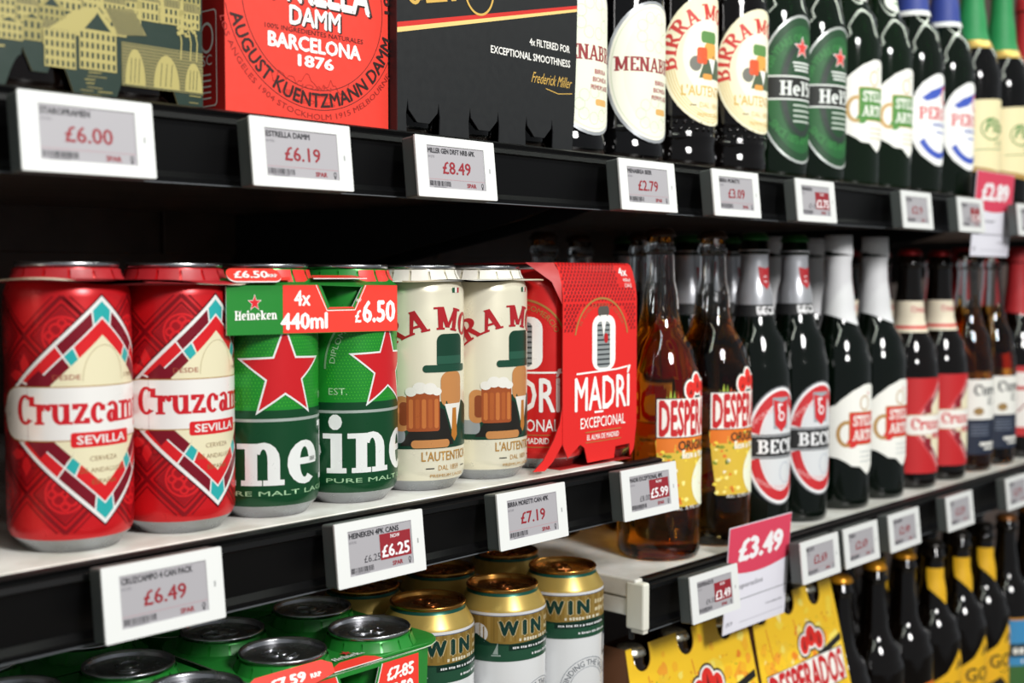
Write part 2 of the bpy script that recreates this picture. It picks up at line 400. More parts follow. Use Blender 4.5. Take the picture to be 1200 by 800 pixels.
# --- red tile-patterned can with a cream diamond
a = Art(); K = 'canink'
dk, br, wh, cr, teal, mar = M('#860c16', K), M('#dd2127', K), M('#f2efec', K), M('#efe6c3', K), M('#2fb0b0', K), M('#7c0f22', K)
def tile(cx, cy, h):
    a.line([(cx-h, cy), (cx, cy+h), (cx+h, cy), (cx, cy-h), (cx-h, cy)], 2.0, dk, 1)
    g = h*.8; a.line([(cx-g, cy), (cx, cy+g), (cx+g, cy), (cx, cy-g), (cx-g, cy)], 1.1, dk, 1); g = h*.72; a.poly([(cx-g, cy), (cx, cy-g), (cx+g, cy), (cx, cy+g)], M('#a3121c', K), 1.2)
def flower(cx, cy, h):
    for q in range(4):
        an = q*pi/2; ux, uy = cos(an), sin(an); d = h*.34
        a.poly([(cx+ux*h*.08-uy*h*.05, cy+uy*h*.08+ux*h*.05), (cx+ux*d-uy*h*.2, cy+uy*d+ux*h*.2), (cx+ux*h*.68, cy+uy*h*.68), (cx+ux*d+uy*h*.2, cy+uy*d-ux*h*.2), (cx+ux*h*.08+uy*h*.05, cy+uy*h*.08-ux*h*.05)], br, 2.4)
        an += pi/4; a.ring(cx+cos(an)*h*.42, cy+sin(an)*h*.42, h*.15, h*.15, h*.07, dk, 2, n=14)
def rosette(cx, cy, h):
    for q in range(4):
        an = q*pi/2+pi/4; a.ring(cx+cos(an)*h*.26, cy+sin(an)*h*.26, h*.22, h*.22, h*.08, br, 2, n=18)
        an = q*pi/2; a.ring(cx+cos(an)*h*.38, cy+sin(an)*h*.38, h*.16, h*.16, h*.07, br, 2, n=16)
    a.ring(cx, cy, h*.62, h*.62, h*.07, br, 2, n=28); a.ell(cx, cy, h*.08, h*.08, dk, 1.6, 10)
hh = 20.8
for ix in range(-4, 5):
    for iy in range(0, 8):
        cx, cy = ix*hh, 12+iy*hh
        if (ix+iy) % 2 or cy > 142 or cy < 9: continue
        # clip by the band height of the wall
        if cy+hh > 138 or cy-hh < 8:
            lo, hi = 9, 137
            for s1 in (-1, 1):
                for s2 in (-1, 1):
                    if lo <= cy+s2*hh*.98 <= hi: a.line([(cx+s1*hh, cy), (cx, cy+s2*hh)], 1.3, dk, 1); a.line([(cx+s1*hh*.8, cy), (cx, cy+s2*hh*.8)], .7, dk, 1)
        else: tile(cx, cy, hh)
        if 24 < cy < 128: (flower if (ix % 2 == 0) else rosette)(cx, cy, hh*.82)
def rh(w_, h_, m, l, cy=76): a.poly([(-w_, cy), (0, cy-h_), (w_, cy), (0, cy+h_)], m, l)
rh(63.5, 62, M('#5a0c1c', K), 3); rh(62.3, 60.8, wh, 3.3); rh(44.5, 43.5, cr, 6)
def strip(u0, u1, d0, d1, m, l=4):   # block on the four diamond sides: u along side 0..1, d distance inwards
    for sx in (1, -1):
        for sy in (1, -1):
            def pt(u, d): W = 60.5-d; return (sx*W*(u), 76+sy*(59-d)*(1-u))
            P = [pt(u0, d0), pt(u1, d0), pt(u1, d1), pt(u0, d1)]; a.poly(P, m, l)
for u0, u1, m in ((0, .085, teal), (.1, .40, mar), (.412, .72, br), (.735, .83, mar), (.84, .99, teal)): strip(u0, u1, 1, 9, m)
for u0, u1, m in ((0, .30, br), (.315, .40, teal), (.415, .9, mar)): strip(u0, u1, 10.3, 18.8, m, 6.5)
a.poly([(-27, 79), (-27, 92), (-33, 98), (-40, 92), (-40, 79)], mar, 6.4); a.poly([(27, 79), (27, 92), (33, 98), (40, 92), (40, 79)], mar, 6.4)
a.poly([(-27, 73), (-27, 58), (-33, 52), (-40, 60), (-40, 73)], mar, 6.4); a.poly([(27, 73), (27, 58), (33, 52), (40, 60), (40, 73)], mar, 6.4)
a.rrect(-59, 60.5, 59, 89.5, 13, M('#b58a4c', K), 7); a.rrect(-58.6, 61.1, 58.6, 88.9, 12.6, wh, 7.3)
a.text('Cruzcampo', 0, 69.5, 15.5, M('#cf1f2b', K), 8, w=93, slab=True)
a.rrect(-17.5, 57, 17.5, 65, 1.5, br, 8); a.text('SEVILLA', 0, 58.8, 4.4, wh, 9, w=29, bold=.02)
for i, s_ in enumerate(('CERVEZA', 'DE ANDALUCÍA', 'ESPAÑA')): a.text(s_, 0, 49.5-i*6.2, 2.5, M('#8f6a3c', K), 8, w=(16, 26, 14)[i])
a.text('DESDE', -19, 93, 2.6, M('#a8503c', K), 8, w=14, bold=.01); a.text('1904', 20, 93, 2.4, M('#8f6a3c', K), 8, w=10)
a.ring(1, 92, 12, 19, .35, M('#b9a878', K), 7, 0, 180)
CRUZ = [('can_body', can_body(RED, 0), [], None), ('printed_artwork', a.mesh('printed_artwork', C33, 3), [], None), ('lid', LID_S, [('pull_tab', TAB_S)], None)]

# --- green can with star
def green_can():
    a = Art(); W = M('#eef0ee', K); hal = M('#4fbf35', K)
    a.rect(-104, 14, 104, 61, M('#0f4526', K), 1); a.rect(-104, 61.5, 104, 66.5, M('#0f4526', K), 1); a.rect(-104, 59.6, 104, 61.4, M('#b9c4bd', 'foilink'), 2)
    for j in range(30):
        for i in range(-26, 27):
            x, y = i*2.1+(j % 2)*1.05, 69+j*2.05
            if math.hypot(x, y-88) < 44: a.raw([(x-.42, y), (x, y-.42), (x+.42, y), (x, y+.42)], [(0, 1, 2, 3)], hal, 1.2)
    a.ring(0, 88, 45, 45, 1.3, M('#9cc49a', 'foilink'), 1.6, 0, 180, 60)
    a.star(0, 88.5, 30.5, W, 3, .42); a.star(0, 88.5, 27.3, M('#cf2027', K), 4, .42)
    gy = M('#a9cfa4', K)
    a.text("DIPLOME D'HONNEUR AMSTERDAM 1883", 90, 1.5, 3.6, gy, 2, arc=(0, 88, 36.5, True), w=108)
    a.text('EST.', -36, 71.5, 4.2, gy, 2, w=12); a.text('1873', 37, 71.5, 4.2, gy, 2, w=12)
    for ch, x in (('e', -60), ('i', -38.5), ('n', -15.5), ('e', 13.5), ('k', 43), ('e', 73)):
        a.text(ch, x, 21, 36.5, W, 2, slab=True, w={'e': 25, 'i': 15.5, 'n': 29, 'k': 29}[ch])
    a.text('PURE MALT LAGER', 0, 14.8, 2.8, gy, 2, w=88, sp=1.6)
    return a.mesh('printed_artwork', C33, 3)
GREEN = [('can_body', can_body('#1f8a2c', 0, low='#0f4526'), [], None), ('printed_artwork', green_can(), [], None), ('lid', LID_S, [('pull_tab', TAB_S)], None)]

# --- cream can with arched red lettering and a beer mug (the brand figure is left as plain colour fields)
a = Art(); rd = M('#b3242b', K); gn = M('#17402f', K); tan = M('#c98a52', K); gold = M('#b98a45', K); blk = M('#24211d', K); wh = M('#efece4', K)
a.text('BIRRA', 90+40, 1, 15.5, rd, 2, slab=True, arc=(0, 52, 58, True), w=64); a.text('MO', 79, 1, 15.5, rd, 2, slab=True, arc=(0, 52, 58, True), w=32)
a.text('RETTI', 36, 1, 15.5, rd, 2, slab=True, arc=(0, 52, 58, True), w=52)
a.rrect(-4, 84, 20, 108, 5, gn, 2); a.rrect(-14, 82, 25, 87, 2.4, M('#1d4a38', K), 3); a.rect(-4, 87.5, 20, 93, M('#2a5a47', K), 3)
a.rrect(-1, 58, 19, 82, 6, tan, 2)
a.poly([(-6, 62), (4, 62), (12, 40), (20, 62), (30, 57), (37, 30), (-40, 30), (-42, 38), (-30, 46), (-20, 40), (-14, 56)], gn, 2); a.poly([(-18, 50), (-6, 60), (2, 56), (10, 32), (-30, 32)], blk, 3)
a.poly([(2, 60), (18, 60), (11, 34)], wh, 4); a.poly([(9, 57), (13, 57), (14, 38), (11, 34), (8, 38)], M('#c07a2f', K), 5)
a.rrect(-22, 30.5, 6, 36, 2.6, tan, 5)
a.rrect(-34, 42, -23, 66, 5, tan, 4); a.rrect(-42, 34, -26, 44, 4, M('#9aa0a4', K), 3)
a.rrect(-25, 42, -2, 68, 2, M('#a4522a', K), 6)
for i in range(5): a.rrect(-23.5+i*4.4, 44, -20.6+i*4.4, 64, 1.3, M(('#c9763c', '#b5602f')[i % 2], K), 7)
a.rrect(-30, 46, -24, 62, 2.5, M('#8d4728', K), 5.5)
for dx, dy, r in ((-22, 69, 4), (-16, 71.5, 5), (-9, 71, 5), (-4, 69, 3.5)): a.ell(dx, dy, r, r*.8, wh, 8, 16)
a.text("L'AUTENTICA", 6, 21.5, 6.2, gold, 3, w=42, bold=.015); a.text('DAL 1859', 6, 14.8, 3.4, gold, 3, w=18)
a.rect(-12, 16, -6, 16.7, blk, 3); a.rect(19, 16, 25, 16.7, blk, 3); a.text('PREMIUM LAGER', 6, 10.2, 2, gold, 3, w=30)
a.rect(9.5, 136, 12, 139.5, M('#1d5a3a', K), 2, ); a.rect(12, 136, 14.5, 139.5, wh, 2); a.rect(14.5, 136, 17, 139.5, rd, 2)
CREAM = [('can_body', can_body('#e2dcc6', 0), [], None), ('printed_artwork', a.mesh('printed_artwork', C33, 3), [], None), ('lid', LID_S, [('pull_tab', TAB_S)], None)]

# --- gold-topped white can with green hills
a = Art(); wht = M('#e9eaec', K); gd = M('#a5843f', 'foilink'); gl = M('#cbb26a', 'foilink'); dg = M('#173b2c', K); g2 = M('#24503a', K)
a.rect(-104, 137.2, 104, 139.2, wht, 1); a.rect(-104, 136.6, 104, 137.2, M('#5a6b86', K), 1)
a.rect(-104, 112, 104, 136.6, gd, 1)
for i in range(-26, 27): a.rect(i*4-.5-(i % 3)*.3, 118, i*4+.6+(i % 2)*.8, 136.5, M('#b29450', 'foilink') if i % 2 else M('#967838', 'foilink'), 1.5)
a.ell(-36, 123.5, 7.4, 7.4, wht, 2); a.poly([(-60, 112), (-60, 117), (-48, 119), (-38, 123), (-27, 117), (-12, 116), (20, 117.5), (50, 116), (60, 112)], dg, 3)
a.poly([(-60, 108), (-60, 114), (-20, 115), (15, 114), (60, 114.5), (60, 108)], g2, 3.3)
a.rect(-60, 103, 60, 108, g2, 3.3)
a.poly([(-25, 108.5), (-21, 108.5), (-21, 117)], M('#9fb0a8', K), 4); a.rect(-26, 107, -19, 108, M('#9fb0a8', K), 4)
for ch, lx, lw in (('W', -13, 15.5), ('I', -.5, 3.6), ('N', 10.5, 11.5)): a.text(ch, lx, 122.2, 10.8, M('#cdb98a', K), 3.2, w=lw+1.6, bold=.1); a.text(ch, lx, 122.5, 10.2, M('#123a33', K), 4.6, w=lw, bold=.065)
a.bars(36, 128, 4, 28, M('#d8c9a0', K), 4, 1); a.bars(36, 122, 4, 28, M('#d8c9a0', K), 4, 2)
a.bars(12, 117.4, 2.6, 34, M('#e3dcc4', K), 4.5, 3)
a.rect(-13, 111, 38, 115.6, M('#0f2d22', K), 4); a.bars(12, 112.2, 1.8, 44, wht, 5, 4); a.bars(22, 106, 1.8, 32, wht, 5, 5)
a.ring(16, 62, 25, 25, .5, M('#8e949c', K), 2); a.text('FINDING THE WAY', 95, 0, 4.6, M('#6f757d', K), 2, arc=(16, 62, 18.5, True), w=48)
a.ring(16, 62, 17.5, 17.5, .4, M('#8e949c', K), 2); a.poly([(34, 84), (44, 88), (44, 101), (36, 104)], M('#5c636b', K), 2); a.poly([(35.5, 87), (42.5, 90), (42.5, 99), (37, 101)], wht, 3)
b = MB(); c1 = M('#e9eaec', K); c2 = M('#c0a457', 'foilink'); c3 = M('#1e5a4c', 'foilink')
b.lathe([(20, 3.5, ALU), (24.2, 0, ALU), (27.5, 3.5, ALU), (31.5, 8, ALU), (33.1, 14, c1), (33.1, 137, c1), (32.9, 139.6, c2), (32.0, 141.4, c2), (29.6, 145.6, c2), (27.3, 149.6, c2), (26.9, 150.2, c3), (26.6, 152.4, c3)], 56, top=False)
GOLDCAN = [('can_body', b.mesh('can_body'), [], None), ('printed_artwork', a.mesh('printed_artwork', C33, 3), [], None), ('lid', LID_G, [('pull_tab', TAB_G)], 'copper-gold lid')]

# --- middle shelf cans
Yc = 639
G1 = 'cans standing at the front of the middle shelf'
place(CREAM, 'beer_can', 'cream can cut off by the left edge of the photo on the middle shelf', 'can', (254.5, Yc, 0), 40, G1)
place(CRUZ, 'beer_can', 'red tile-patterned can with cream diamond, left one of the red pair', 'can', (336, Yc, 0), 3, G1)
place(CRUZ, 'beer_can', 'red tile-patterned can with cream diamond, right one of the pair beside the green cans', 'can', (403, Yc, 0), 10, G1)
place(GREEN, 'beer_can', 'green can with red star beside the red can on the middle shelf', 'can', (466.5, Yc, 0), -15, G1)
place(GREEN, 'beer_can', 'green can with red star and dented wall beside the cream can on the middle shelf', 'can', (533, Yc, 0), 12, G1)
place(CREAM, 'beer_can', 'cream can with green hat shape and beer mug beside the green can', 'can', (596.3, Yc, 0), -12, G1)
place(CREAM, 'beer_can', 'cream can with green hat shape and beer mug touching the red card carton', 'can', (662.8, Yc, 0), -4, G1)

# --- card can clips
def tabs(mb, cx, cy, z, m, n=14, gap=.06, alt=None, m2=None):
    for i in range(n):
        a0, a1 = 2*pi*(i+gap)/n, 2*pi*(i+1-gap)/n; k = 3
        P = []
        for r, zz in ((31.0, z-1.0), (28.6, z+3.8), (28.0, z+6.4)):
            for j in range(k+1):
                an = a0+(a1-a0)*j/k; P.append((cx+r*sin(an), cy-r*cos(an), zz))
        fs = [(r*(k+1)+j, r*(k+1)+j+1, (r+1)*(k+1)+j+1, (r+1)*(k+1)+j) for r in range(2) for j in range(k)]
        mb.add(P, fs, (m2 if alt and alt(i, a0) else m), True)
def circ(cx, cy, r, n=28): return [(cx+r*cos(2*pi*i/n), cy+r*sin(2*pi*i/n)) for i in range(n)]
def clip(name, label, group, cans, z, col, edge, ext=(35, 34, 34, 40), wave=.6, m2=None, alt=None, rad=14):
    t = thing(name, label, 'can carrier', (0, 0, z), group=group)
    xs = [c[0] for c in cans]; ys = [c[1] for c in cans]
    x0, x1, y0, y1 = min(xs)-ext[0], max(xs)+ext[1], min(ys)-ext[2], max(ys)+ext[3]
    out = []
    base = rr(x0, y0, x1, y1, rad)
    # subdivide the outline so that the sheet can wave a little
    for p, q in zip(base, base[1:]+base[:1]):
        n = max(1, int(math.hypot(q[0]-p[0], q[1]-p[1])/9))
        out += [(p[0]+(q[0]-p[0])*i/n, p[1]+(q[1]-p[1])*i/n) for i in range(n)]
    mb = MB(); fn = lambda x, y, d: (x, y, d+wave*sin(x*.085+1)+wave*.6*sin(x*.03+y*.05))
    mb.plate([out]+[circ(cx, cy, 30.3) for cx, cy in cans], fn, .8, M(col), M(edge)); link('card_plate', mb.mesh('card_plate'), t)
    for cx, cy in cans:
        mb = MB(); tabs(mb, cx, cy, 1.2, M(col), alt=alt, m2=m2); link('folded_tabs', mb.mesh('folded_tabs'), t)
    return t, (x0, x1, y0, y1)
G2 = 'card carriers clipped on can necks'
clip('can_carrier', 'red card carrier clipped over the necks of the two red cans', G2, [(336, Yc), (403, Yc)], 143.6, '#b0252c', '#e3d6bd', ext=(36, 34, 36.5, 34), wave=1.3)
clip('can_carrier', 'white card carrier clipped over the necks of the two cream cans', G2, [(596.3, Yc), (662.8, Yc)], 144, '#e4e0d6', '#cdbfa2', ext=(33, 38, 34.5, 34), wave=.7)
t, _ = clip('can_carrier', 'green and red card sleeve across the two green cans on the middle shelf', G2, [(466.5, Yc), (533, Yc)], 143.6, '#1f7f2c', '#d8d8c8', ext=(33, 34, 26, 34), wave=.2,
            m2=M('#e5352c'), alt=lambda i, a0: i in (0, 13, 1))
GP, RP, WP = M('#1e7d2b'), M('#ea3b2e'), M('#f4f2ee')
mb = MB(); fn = lambda x, y, d: (x, 604.6+d, y-143.6)
hole = [(484, 141.5), (517, 140.5), (509, 128), (491, 128)]
mb.plate([[(415, 113), (547, 111.5), (547, 141.5), (415, 142)], hole], fn, .7, GP, WP)
mb.plate([[(415, 142), (547, 141.5), (547, 146), (415, 146)]], lambda x, y, d: (x, 604.6+(y-142)*2.2 if y > 143 else 604.6, min(y, 146)-143.6-d*.2), .6, GP, WP)
fp = link('front_panel', mb.mesh('front_panel'), t)
a = Art(); a.poly([(455, 113.0), (546.8, 111.7), (546.8, 141.3), (519, 141.6), (510.5, 126.5), (489, 126.5), (481.5, 141.8), (455, 141.8)], RP, 1); a.poly([(510.5, 127), (489, 127), (490.5, 128), (509.5, 128)], RP, 1)
a.line([(480, 141.8), (488.5, 126), (511, 126), (520, 141.5)], .5, WP, 2)
a.text('4x', 469.5, 129.5, 8.8, WP, 2, w=12.5, bold=.03); a.text('440ml', 471, 115.3, 9.4, WP, 2, w=36, bold=.04)
a.text('RRP', 514.3, 131, 2, WP, 2, w=4); a.text('£', 513.5, 118.2, 7.5, WP, 2, w=5.2, bold=.03); a.text('6.50', 531, 118.2, 13, WP, 2, w=28, bold=.04)
a.star(434.5, 131.5, 5.2, WP, 2); a.star(434.5, 131.5, 4.5, M('#d2202a'), 3); a.text('Heineken', 435.5, 121.6, 5.4, WP, 2, w=30, slab=True)
link('panel_print', a.mesh('panel_print', lambda x, y, l: (x, 604.5-l*.06, y-143.6)), fp)
mb = MB(); mb.plate([rr(415, 0, 453, 12, 5.5)], lambda x, y, d: (x, 601.5+y*.45, d+y*.62), .7, RP, WP); mb.bbox(432, 462, 606, 612, 1, 3.2, RP, .4); tg = link('price_tongue', mb.mesh('price_tongue'), t, label='red rounded price tongue')
a = Art(); a.text('£6.50', 431, 2.8, 6.2, WP, 1, w=24, bold=.035, shear=.2); a.text('RRP', 446.5, 3.2, 3, WP, 1, w=7, bold=.03)
link('panel_print', a.mesh('panel_print', lambda x, y, l: (x, 601.0+y*.45-l*.05, y*.62+.95+l*.03)), tg)
mb = MB(); mb.plate([[(478, 0), (521, 0), (516, 6), (484, 6)]], lambda x, y, d: (x, 604.4+y*1.5, 1.9+d+y*.3), .5, RP, WP); link('handle_flap', mb.mesh('handle_flap'), t)

# --- red card cartons with small cans
MR = M('#d9221f')
def red_carton(x0, label):
    W = 92; t = thing('card_carton', label, 'carton', (x0, 605, 0), group=None)
    # front panel with sweeping foot cut-outs
    out = [(0, 20), (0, 128), (W, 128), (W+.5, 30), (W-3, 8), (W-8, 3)]
    out += [(W-9, 13), (W-27, 12.5), (W-29, 3.5), (30, 3), (26, 15), (21, 18), (14, 14), (6, 9)]
    P = []
    for p in out:
        if not P or P[-1] != p: P.append(p)
    mb = MB(); mb.plate([P], lambda x, y, d: (x, -1.2+d, y), .8, MR, M('#b01a1a'))
    # sloping shoulder with rolled fold
    prof = [(-1.2, 128), (-.9, 133), (.3, 141), (3.2, 151), (5.6, 155.8), (8, 157.4)]
    for (y0, z0), (y1, z1) in zip(prof, prof[1:]): mb.add([(0, y0, z0), (W, y0, z0), (W, y1, z1), (0, y1, z1)], [(0, 1, 2, 3)], MR, True)
    fpn = link('front_panel', mb.mesh('front_panel'), t)
    mb = MB(); mb.box(0, W, 8, 115, 156.8, 157.6, MR); link('top_panel', mb.mesh('top_panel'), t)
    for sx, x in ((-1, 0),):       # folded corner flaps and the straps that sweep under the cans
        mb = MB(); mb.add([(x, -.6, 126), (x, .3, 141), (x, 3.2, 151), (x, 8, 157.4), (x+sx*19, 20, 157.6), (x+sx*8, 3, 143)], [(0, 1, 5), (1, 2, 4, 5), (2, 3, 4)], M('#b31a19'), True); link('corner_flap', mb.mesh('corner_flap'), t)
        mb = MB(); mb.plate([[(x, 48), (x+sx*3, 36), (x+sx*10, 24), (x+sx*22, 10), (x+sx*33, 3), (x+sx*20, 2.2), (x+sx*11, 8), (x, 20)]], lambda u, v, d: (u, -.8+d, v), .8, MR, M('#8e1413')); link('strap', mb.mesh('strap'), t)
    mb = MB(); mb.box(1, W-1, 2, 125, 0, .5, M('#a51917')); link('base_panel', mb.mesh('base_panel'), t)
    a = Art(); wt = M('#f1eeea'); dk = M('#8a1216'); gd = M('#a3763c')
    a.text('MADRÍ', W/2+3, 44, 25, wt, 2, w=70, bold=.02); a.rect(W/2-8, 41, W/2+3, 42.6, wt, 2)
    a.line([(16, 72.5), (66, 74), (80, 75.5)], 1.4, wt, 3); a.text('EXCEPCIONAL', W/2+3, 30, 8, wt, 2, w=56, bold=.01)
    a.rect(W/2-19, 26.3, W/2+26, 27, gd, 2); a.text('EL ALMA DE MADRID', W/2+3, 20.5, 4, wt, 2, w=40, bold=.015); a.rect(W/2-19, 18.4, W/2+26, 19, gd, 2)
    # stand-in emblem for the printed figure: plain light fields, checker block, red dot
    gy = M('#8d9293'); a.rrect(35, 74, 64, 117, 9, wt, 2); a.rrect(41, 76, 57, 112, 4, gy, 3)
    for i in range(9): a.rect(41, 78+i*3.8, 57, 79.3+i*3.8, M('#33383a'), 4)
    a.poly([(45, 117), (53, 117), (49, 100)], wt, 5); a.ell(52, 99, 2.6, 4, M('#b5191d'), 5.5, 14)
    a.rrect(42, 116, 56, 124, 3.5, M('#55504b'), 3); 
    a.ring(W/2+1, 95, 34, 36, 1.6, gd, 2, 12, 168); a.text('EL ALMA DE MADRID ESPAÑA', 90, 0, 2.8, M('#b25a3c'), 2, arc=(W/2+1, 95, 29, True), w=62)
    for j in range(9):
        for i in range(22):
            x, y = 1+i*4.1+(j % 2)*2, 105+j*2.7
            if x > W-4 or (j < 7 and math.hypot((x-W/2)/34, (y-94)/36) < 1.05) or y > 126.5: continue
            a.poly([(x, y), (x+2, y), (x+3.2, y+1.3), (x+2.2, y+2.2), (x+.6, y+2.2), (x+.9, y+1.2)], dk, 1.5)
    link('panel_print', a.mesh('panel_print', lambda x, y, l: (x, -1.3-l*.05, y)), fpn)
    a = Art()
    for j in range(12):
        for i in range(22):
            x, y = 1+i*4.1+(j % 2)*2, j*2.75
            if x > W-4 or (x > W-24 and y > 9 and y < 30): continue
            a.poly([(x, y), (x+2, y), (x+3.2, y+1.3), (x+2.2, y+2.2), (x+.6, y+2.2), (x+.9, y+1.2)], dk, 1.5)
    a.text('4x', W-14, 20, 6.5, wt, 2, w=11, bold=.03); a.text('440ml', W-11, 15, 3, wt, 2, w=9); a.text('CANS', W-10, 10.5, 3, wt, 2, w=9)
    L = [0]; 
    for (y0, z0), (y1, z1) in zip(prof, prof[1:]): L.append(L[-1]+math.hypot(y1-y0, z1-z0))
    def fs(x, y, l):
        y = max(0, min(y, L[-1]-.01))
        for k in range(len(prof)-1):
            if L[k] <= y <= L[k+1]:
                u = (y-L[k])/(L[k+1]-L[k]); (y0, z0), (y1, z1) = prof[k], prof[k+1]; dy, dz = y1-y0, z1-z0; q = math.hypot(dy, dz)
                return (x, y0+dy*u-dz/q*(.12+l*.05), z0+dz*u+dy/q*(.12+l*.05))
    link('panel_print', a.mesh('panel_print', fs), fpn)
    return t
red_carton(713.5, 'red card wrap with white lettering and open ends, right end of the middle shelf')
a = Art(); wt = M('#f1eeea', K); gd = M('#a3763c', K)
a.text('MADRÍ', 0, 44, 25, wt, 2, w=66, bold=.02); a.rect(-10, 41, 1, 42.6, wt, 2); a.rect(-34, 73, 34, 74.4, wt, 2)
a.text('EXCEPCIONAL', 0, 29, 9, wt, 2, w=62, bold=.01); a.rect(-24, 25.8, 24, 26.4, gd, 2); a.text('EL ALMA DE MADRID', 0, 19.5, 4.4, wt, 2, w=46, bold=.015); a.rect(-24, 16.6, 24, 17.2, gd, 2)
a.rrect(-16, 76, 18, 116, 9, wt, 2); a.rrect(-8, 78, 10, 112, 4, M('#8d9293', K), 3)
for i in range(8): a.rect(-8, 80+i*4, 10, 81.4+i*4, M('#33383a', K), 4)
a.ring(0, 92, 38, 38, 1.6, gd, 2, 15, 165); a.text('CERVEZA DEL COMERCIO', 90, 0, 4, gd, 2, arc=(0, 92, 30, True), w=70)
MADCAN = [('can_body', can_body('#c81d1c', 0), [], None), ('printed_artwork', a.mesh('printed_artwork', C33, 3), [], None), ('lid', LID_S, [('pull_tab', TAB_S)], None)]
place(MADCAN, 'beer_can', 'red can with white lettering in the red card wrap, beside the cream can', 'can', (730.5, 640.5, .6), -78, 'cans inside the red card wrap')
place(MADCAN, 'beer_can', 'red can mostly hidden by the red card wrap front', 'can', (797, 640.5, .6), 20, 'cans inside the red card wrap')

# ================================================================ BOTTLES
def crown(m, z, r=13.6, h=7.5):
    b = MB(); b.lathe([(r-1.5, z, m), (r+.9, z, m), (r+.5, z+2, m), (r-.6, z+4.6, m), (r-2, z+h-.9, m), (r-4, z+h, m), (2, z+h+.1, m)], 42, True, flute=(z+3, .035)); return b.mesh('crown_cap')
def glass(prof, mats, seg=44):
    """prof (r, z); mats: list of (z upper limit, material)"""
    P = []
    for r, z in prof:
        m = next((mm for zl, mm in mats if z <= zl), mats[-1][1]); P.append((r, z, m))
    b = MB(); b.lathe(P, seg, True); return b.mesh('bottle_glass')
def body(R, hs, hn, H, rn=16, rt=12.6):
    """base, straight wall to hs, shoulder to the neck root at hn, neck to H"""
    k = hn-hs
    return [(R-12, 2), (R-6, .6), (R-4, 0), (R-1.6, 1.6), (R-.3, 6), (R-.2, 11), (R, 14), (R, hs), (R-.5, hs+k*.1), (R-1.8, hs+k*.2), (R-4.2, hs+k*.32), (R*.42+rn*.58+5, hs+k*.52), (rn+5.2, hs+k*.7), (rn+1.8, hs+k*.87), (rn, hs+k),
            (rn-.8, hn+14), (rt+.9, H-46), (rt, H-24), (rt-.1, H-22), (rt+1.9, H-20.5), (rt+2, H-16), (rt+.3, H-14.6), (rt-.2, H-6), (rt-1, H-5)]
def foil(prof, pts, m, lift=.35, seg=40):
    b = MB(); b.lathe([(r+lift, z, m) for r, z in pts], seg, False); return b.mesh('neck_foil')
def rprof(prof, z):
    for (r0, z0), (r1, z1) in zip(prof, prof[1:]):
        if z0 <= z <= z1 and z1 > z0: return r0+(r1-r0)*(z-z0)/(z1-z0)
    return prof[-1][0]
def neckfoil(prof, z0, z1, m, cover=False, wave=0, n=10, seg=40, cut=0, lift=.35):
    """sleeve that follows the neck; with cut its lower edge is slanted down to one side (+x side lower)"""
    b = MB(); rows = []
    for k in range(n+1):
        row = []
        for i in range(seg):
            a = 2*pi*i/seg
            zb = z0-cut*(.5+.5*math.cos(a-RD(20)))**2
            z = zb+(z1-zb)*k/n; r = rprof(prof, min(z, prof[-1][1]))+lift
            if cover: r = max(r, 14.2) if z > z1-16 else r
            row.append((r*sin(a), -r*cos(a), z))
        rows.append(row)
    vs = [p for r in rows for p in r]; fs = [(k*seg+i, k*seg+(i+1) % seg, (k+1)*seg+(i+1) % seg, (k+1)*seg+i) for k in range(n) for i in range(seg)]
    if cover: fs.append(tuple(n*seg+i for i in range(seg)))
    b.add(vs, fs, m, True); return b.mesh('neck_foil')

GG = M('#06140a', 'darkglass'); BG = M('#0a0604', 'darkglass'); GT = M('#4f9a22', 'glass'); BRN = M('#100804', 'darkglass')
CLEAR = M('#e9eef0', 'glass'); BEER = M('#ffb848', 'beer'); BEERD = M('#8a4a0c', 'beer')
PC = 'paper'
BT = {}
# --- amber beer in clear glass, yellow-red label
pD = body(36.6, 148, 214, 287, 16.2, 11.6)
def desp_logo(a, cx, cy, k, l=3):
    wt, bk, rd = M('#f0ece6', PC), M('#17140f', PC), M('#d8261c', PC)
    for dx, dy, r in ((-9.5, -1, 7.2), (0, 3, 8.2), (9.5, -1, 7.2)): a.ell(cx+dx*k, cy+dy*k, (r+1.3)*k, (r+1.3)*k, bk, l, 20); a.ell(cx+dx*k, cy+dy*k, r*k, r*k, wt, l+1, 20)
    for dx, dy, r in ((-9.5, -1, 5.4), (0, 3, 6.2), (9.5, -1, 5.4)):
        a.ell(cx+dx*k, cy+dy*k, r*k, r*k*1.1, rd, l+2, 20); a.poly([(cx+(dx-1.6)*k, cy+(dy-3)*k), (cx+(dx+1.6)*k, cy+(dy-3)*k), (cx+dx*k, cy+(dy+4)*k)], M('#6e120e', PC), l+3)
def desp_word(a, cx, cy, w_, h_, l=4, slopey=0):
    wt, bk, rd = M('#f0ece6', PC), M('#17140f', PC), M('#c2141c', PC)
    a.poly([(cx-w_/2-2.5, cy-2.8), (cx-w_/6, cy-2), (cx+w_/6, cy-3.4), (cx+w_/2+2.5, cy-2.2), (cx+w_/2+2.5, cy+h_+2.4), (cx+w_/5, cy+h_+3.4), (cx-w_/5, cy+h_+2.2), (cx-w_/2-2.5, cy+h_+3)], bk, l)
    a.poly([(cx-w_/2-1.6, cy-1.8), (cx+w_/6, cy-2.3), (cx+w_/2+1.6, cy-1.2), (cx+w_/2+1.6, cy+h_+1.6), (cx+w_/5, cy+h_+2.2), (cx-w_/2-1.6, cy+h_+1.8)], wt, l+1)
    a.text('DESPERADOS', cx, cy, h_, rd, l+2, w=w_, bold=.045)
a = Art(); rnd = random.Random(5)
ye, og = M('#efd034', PC), M('#e0761f', PC)
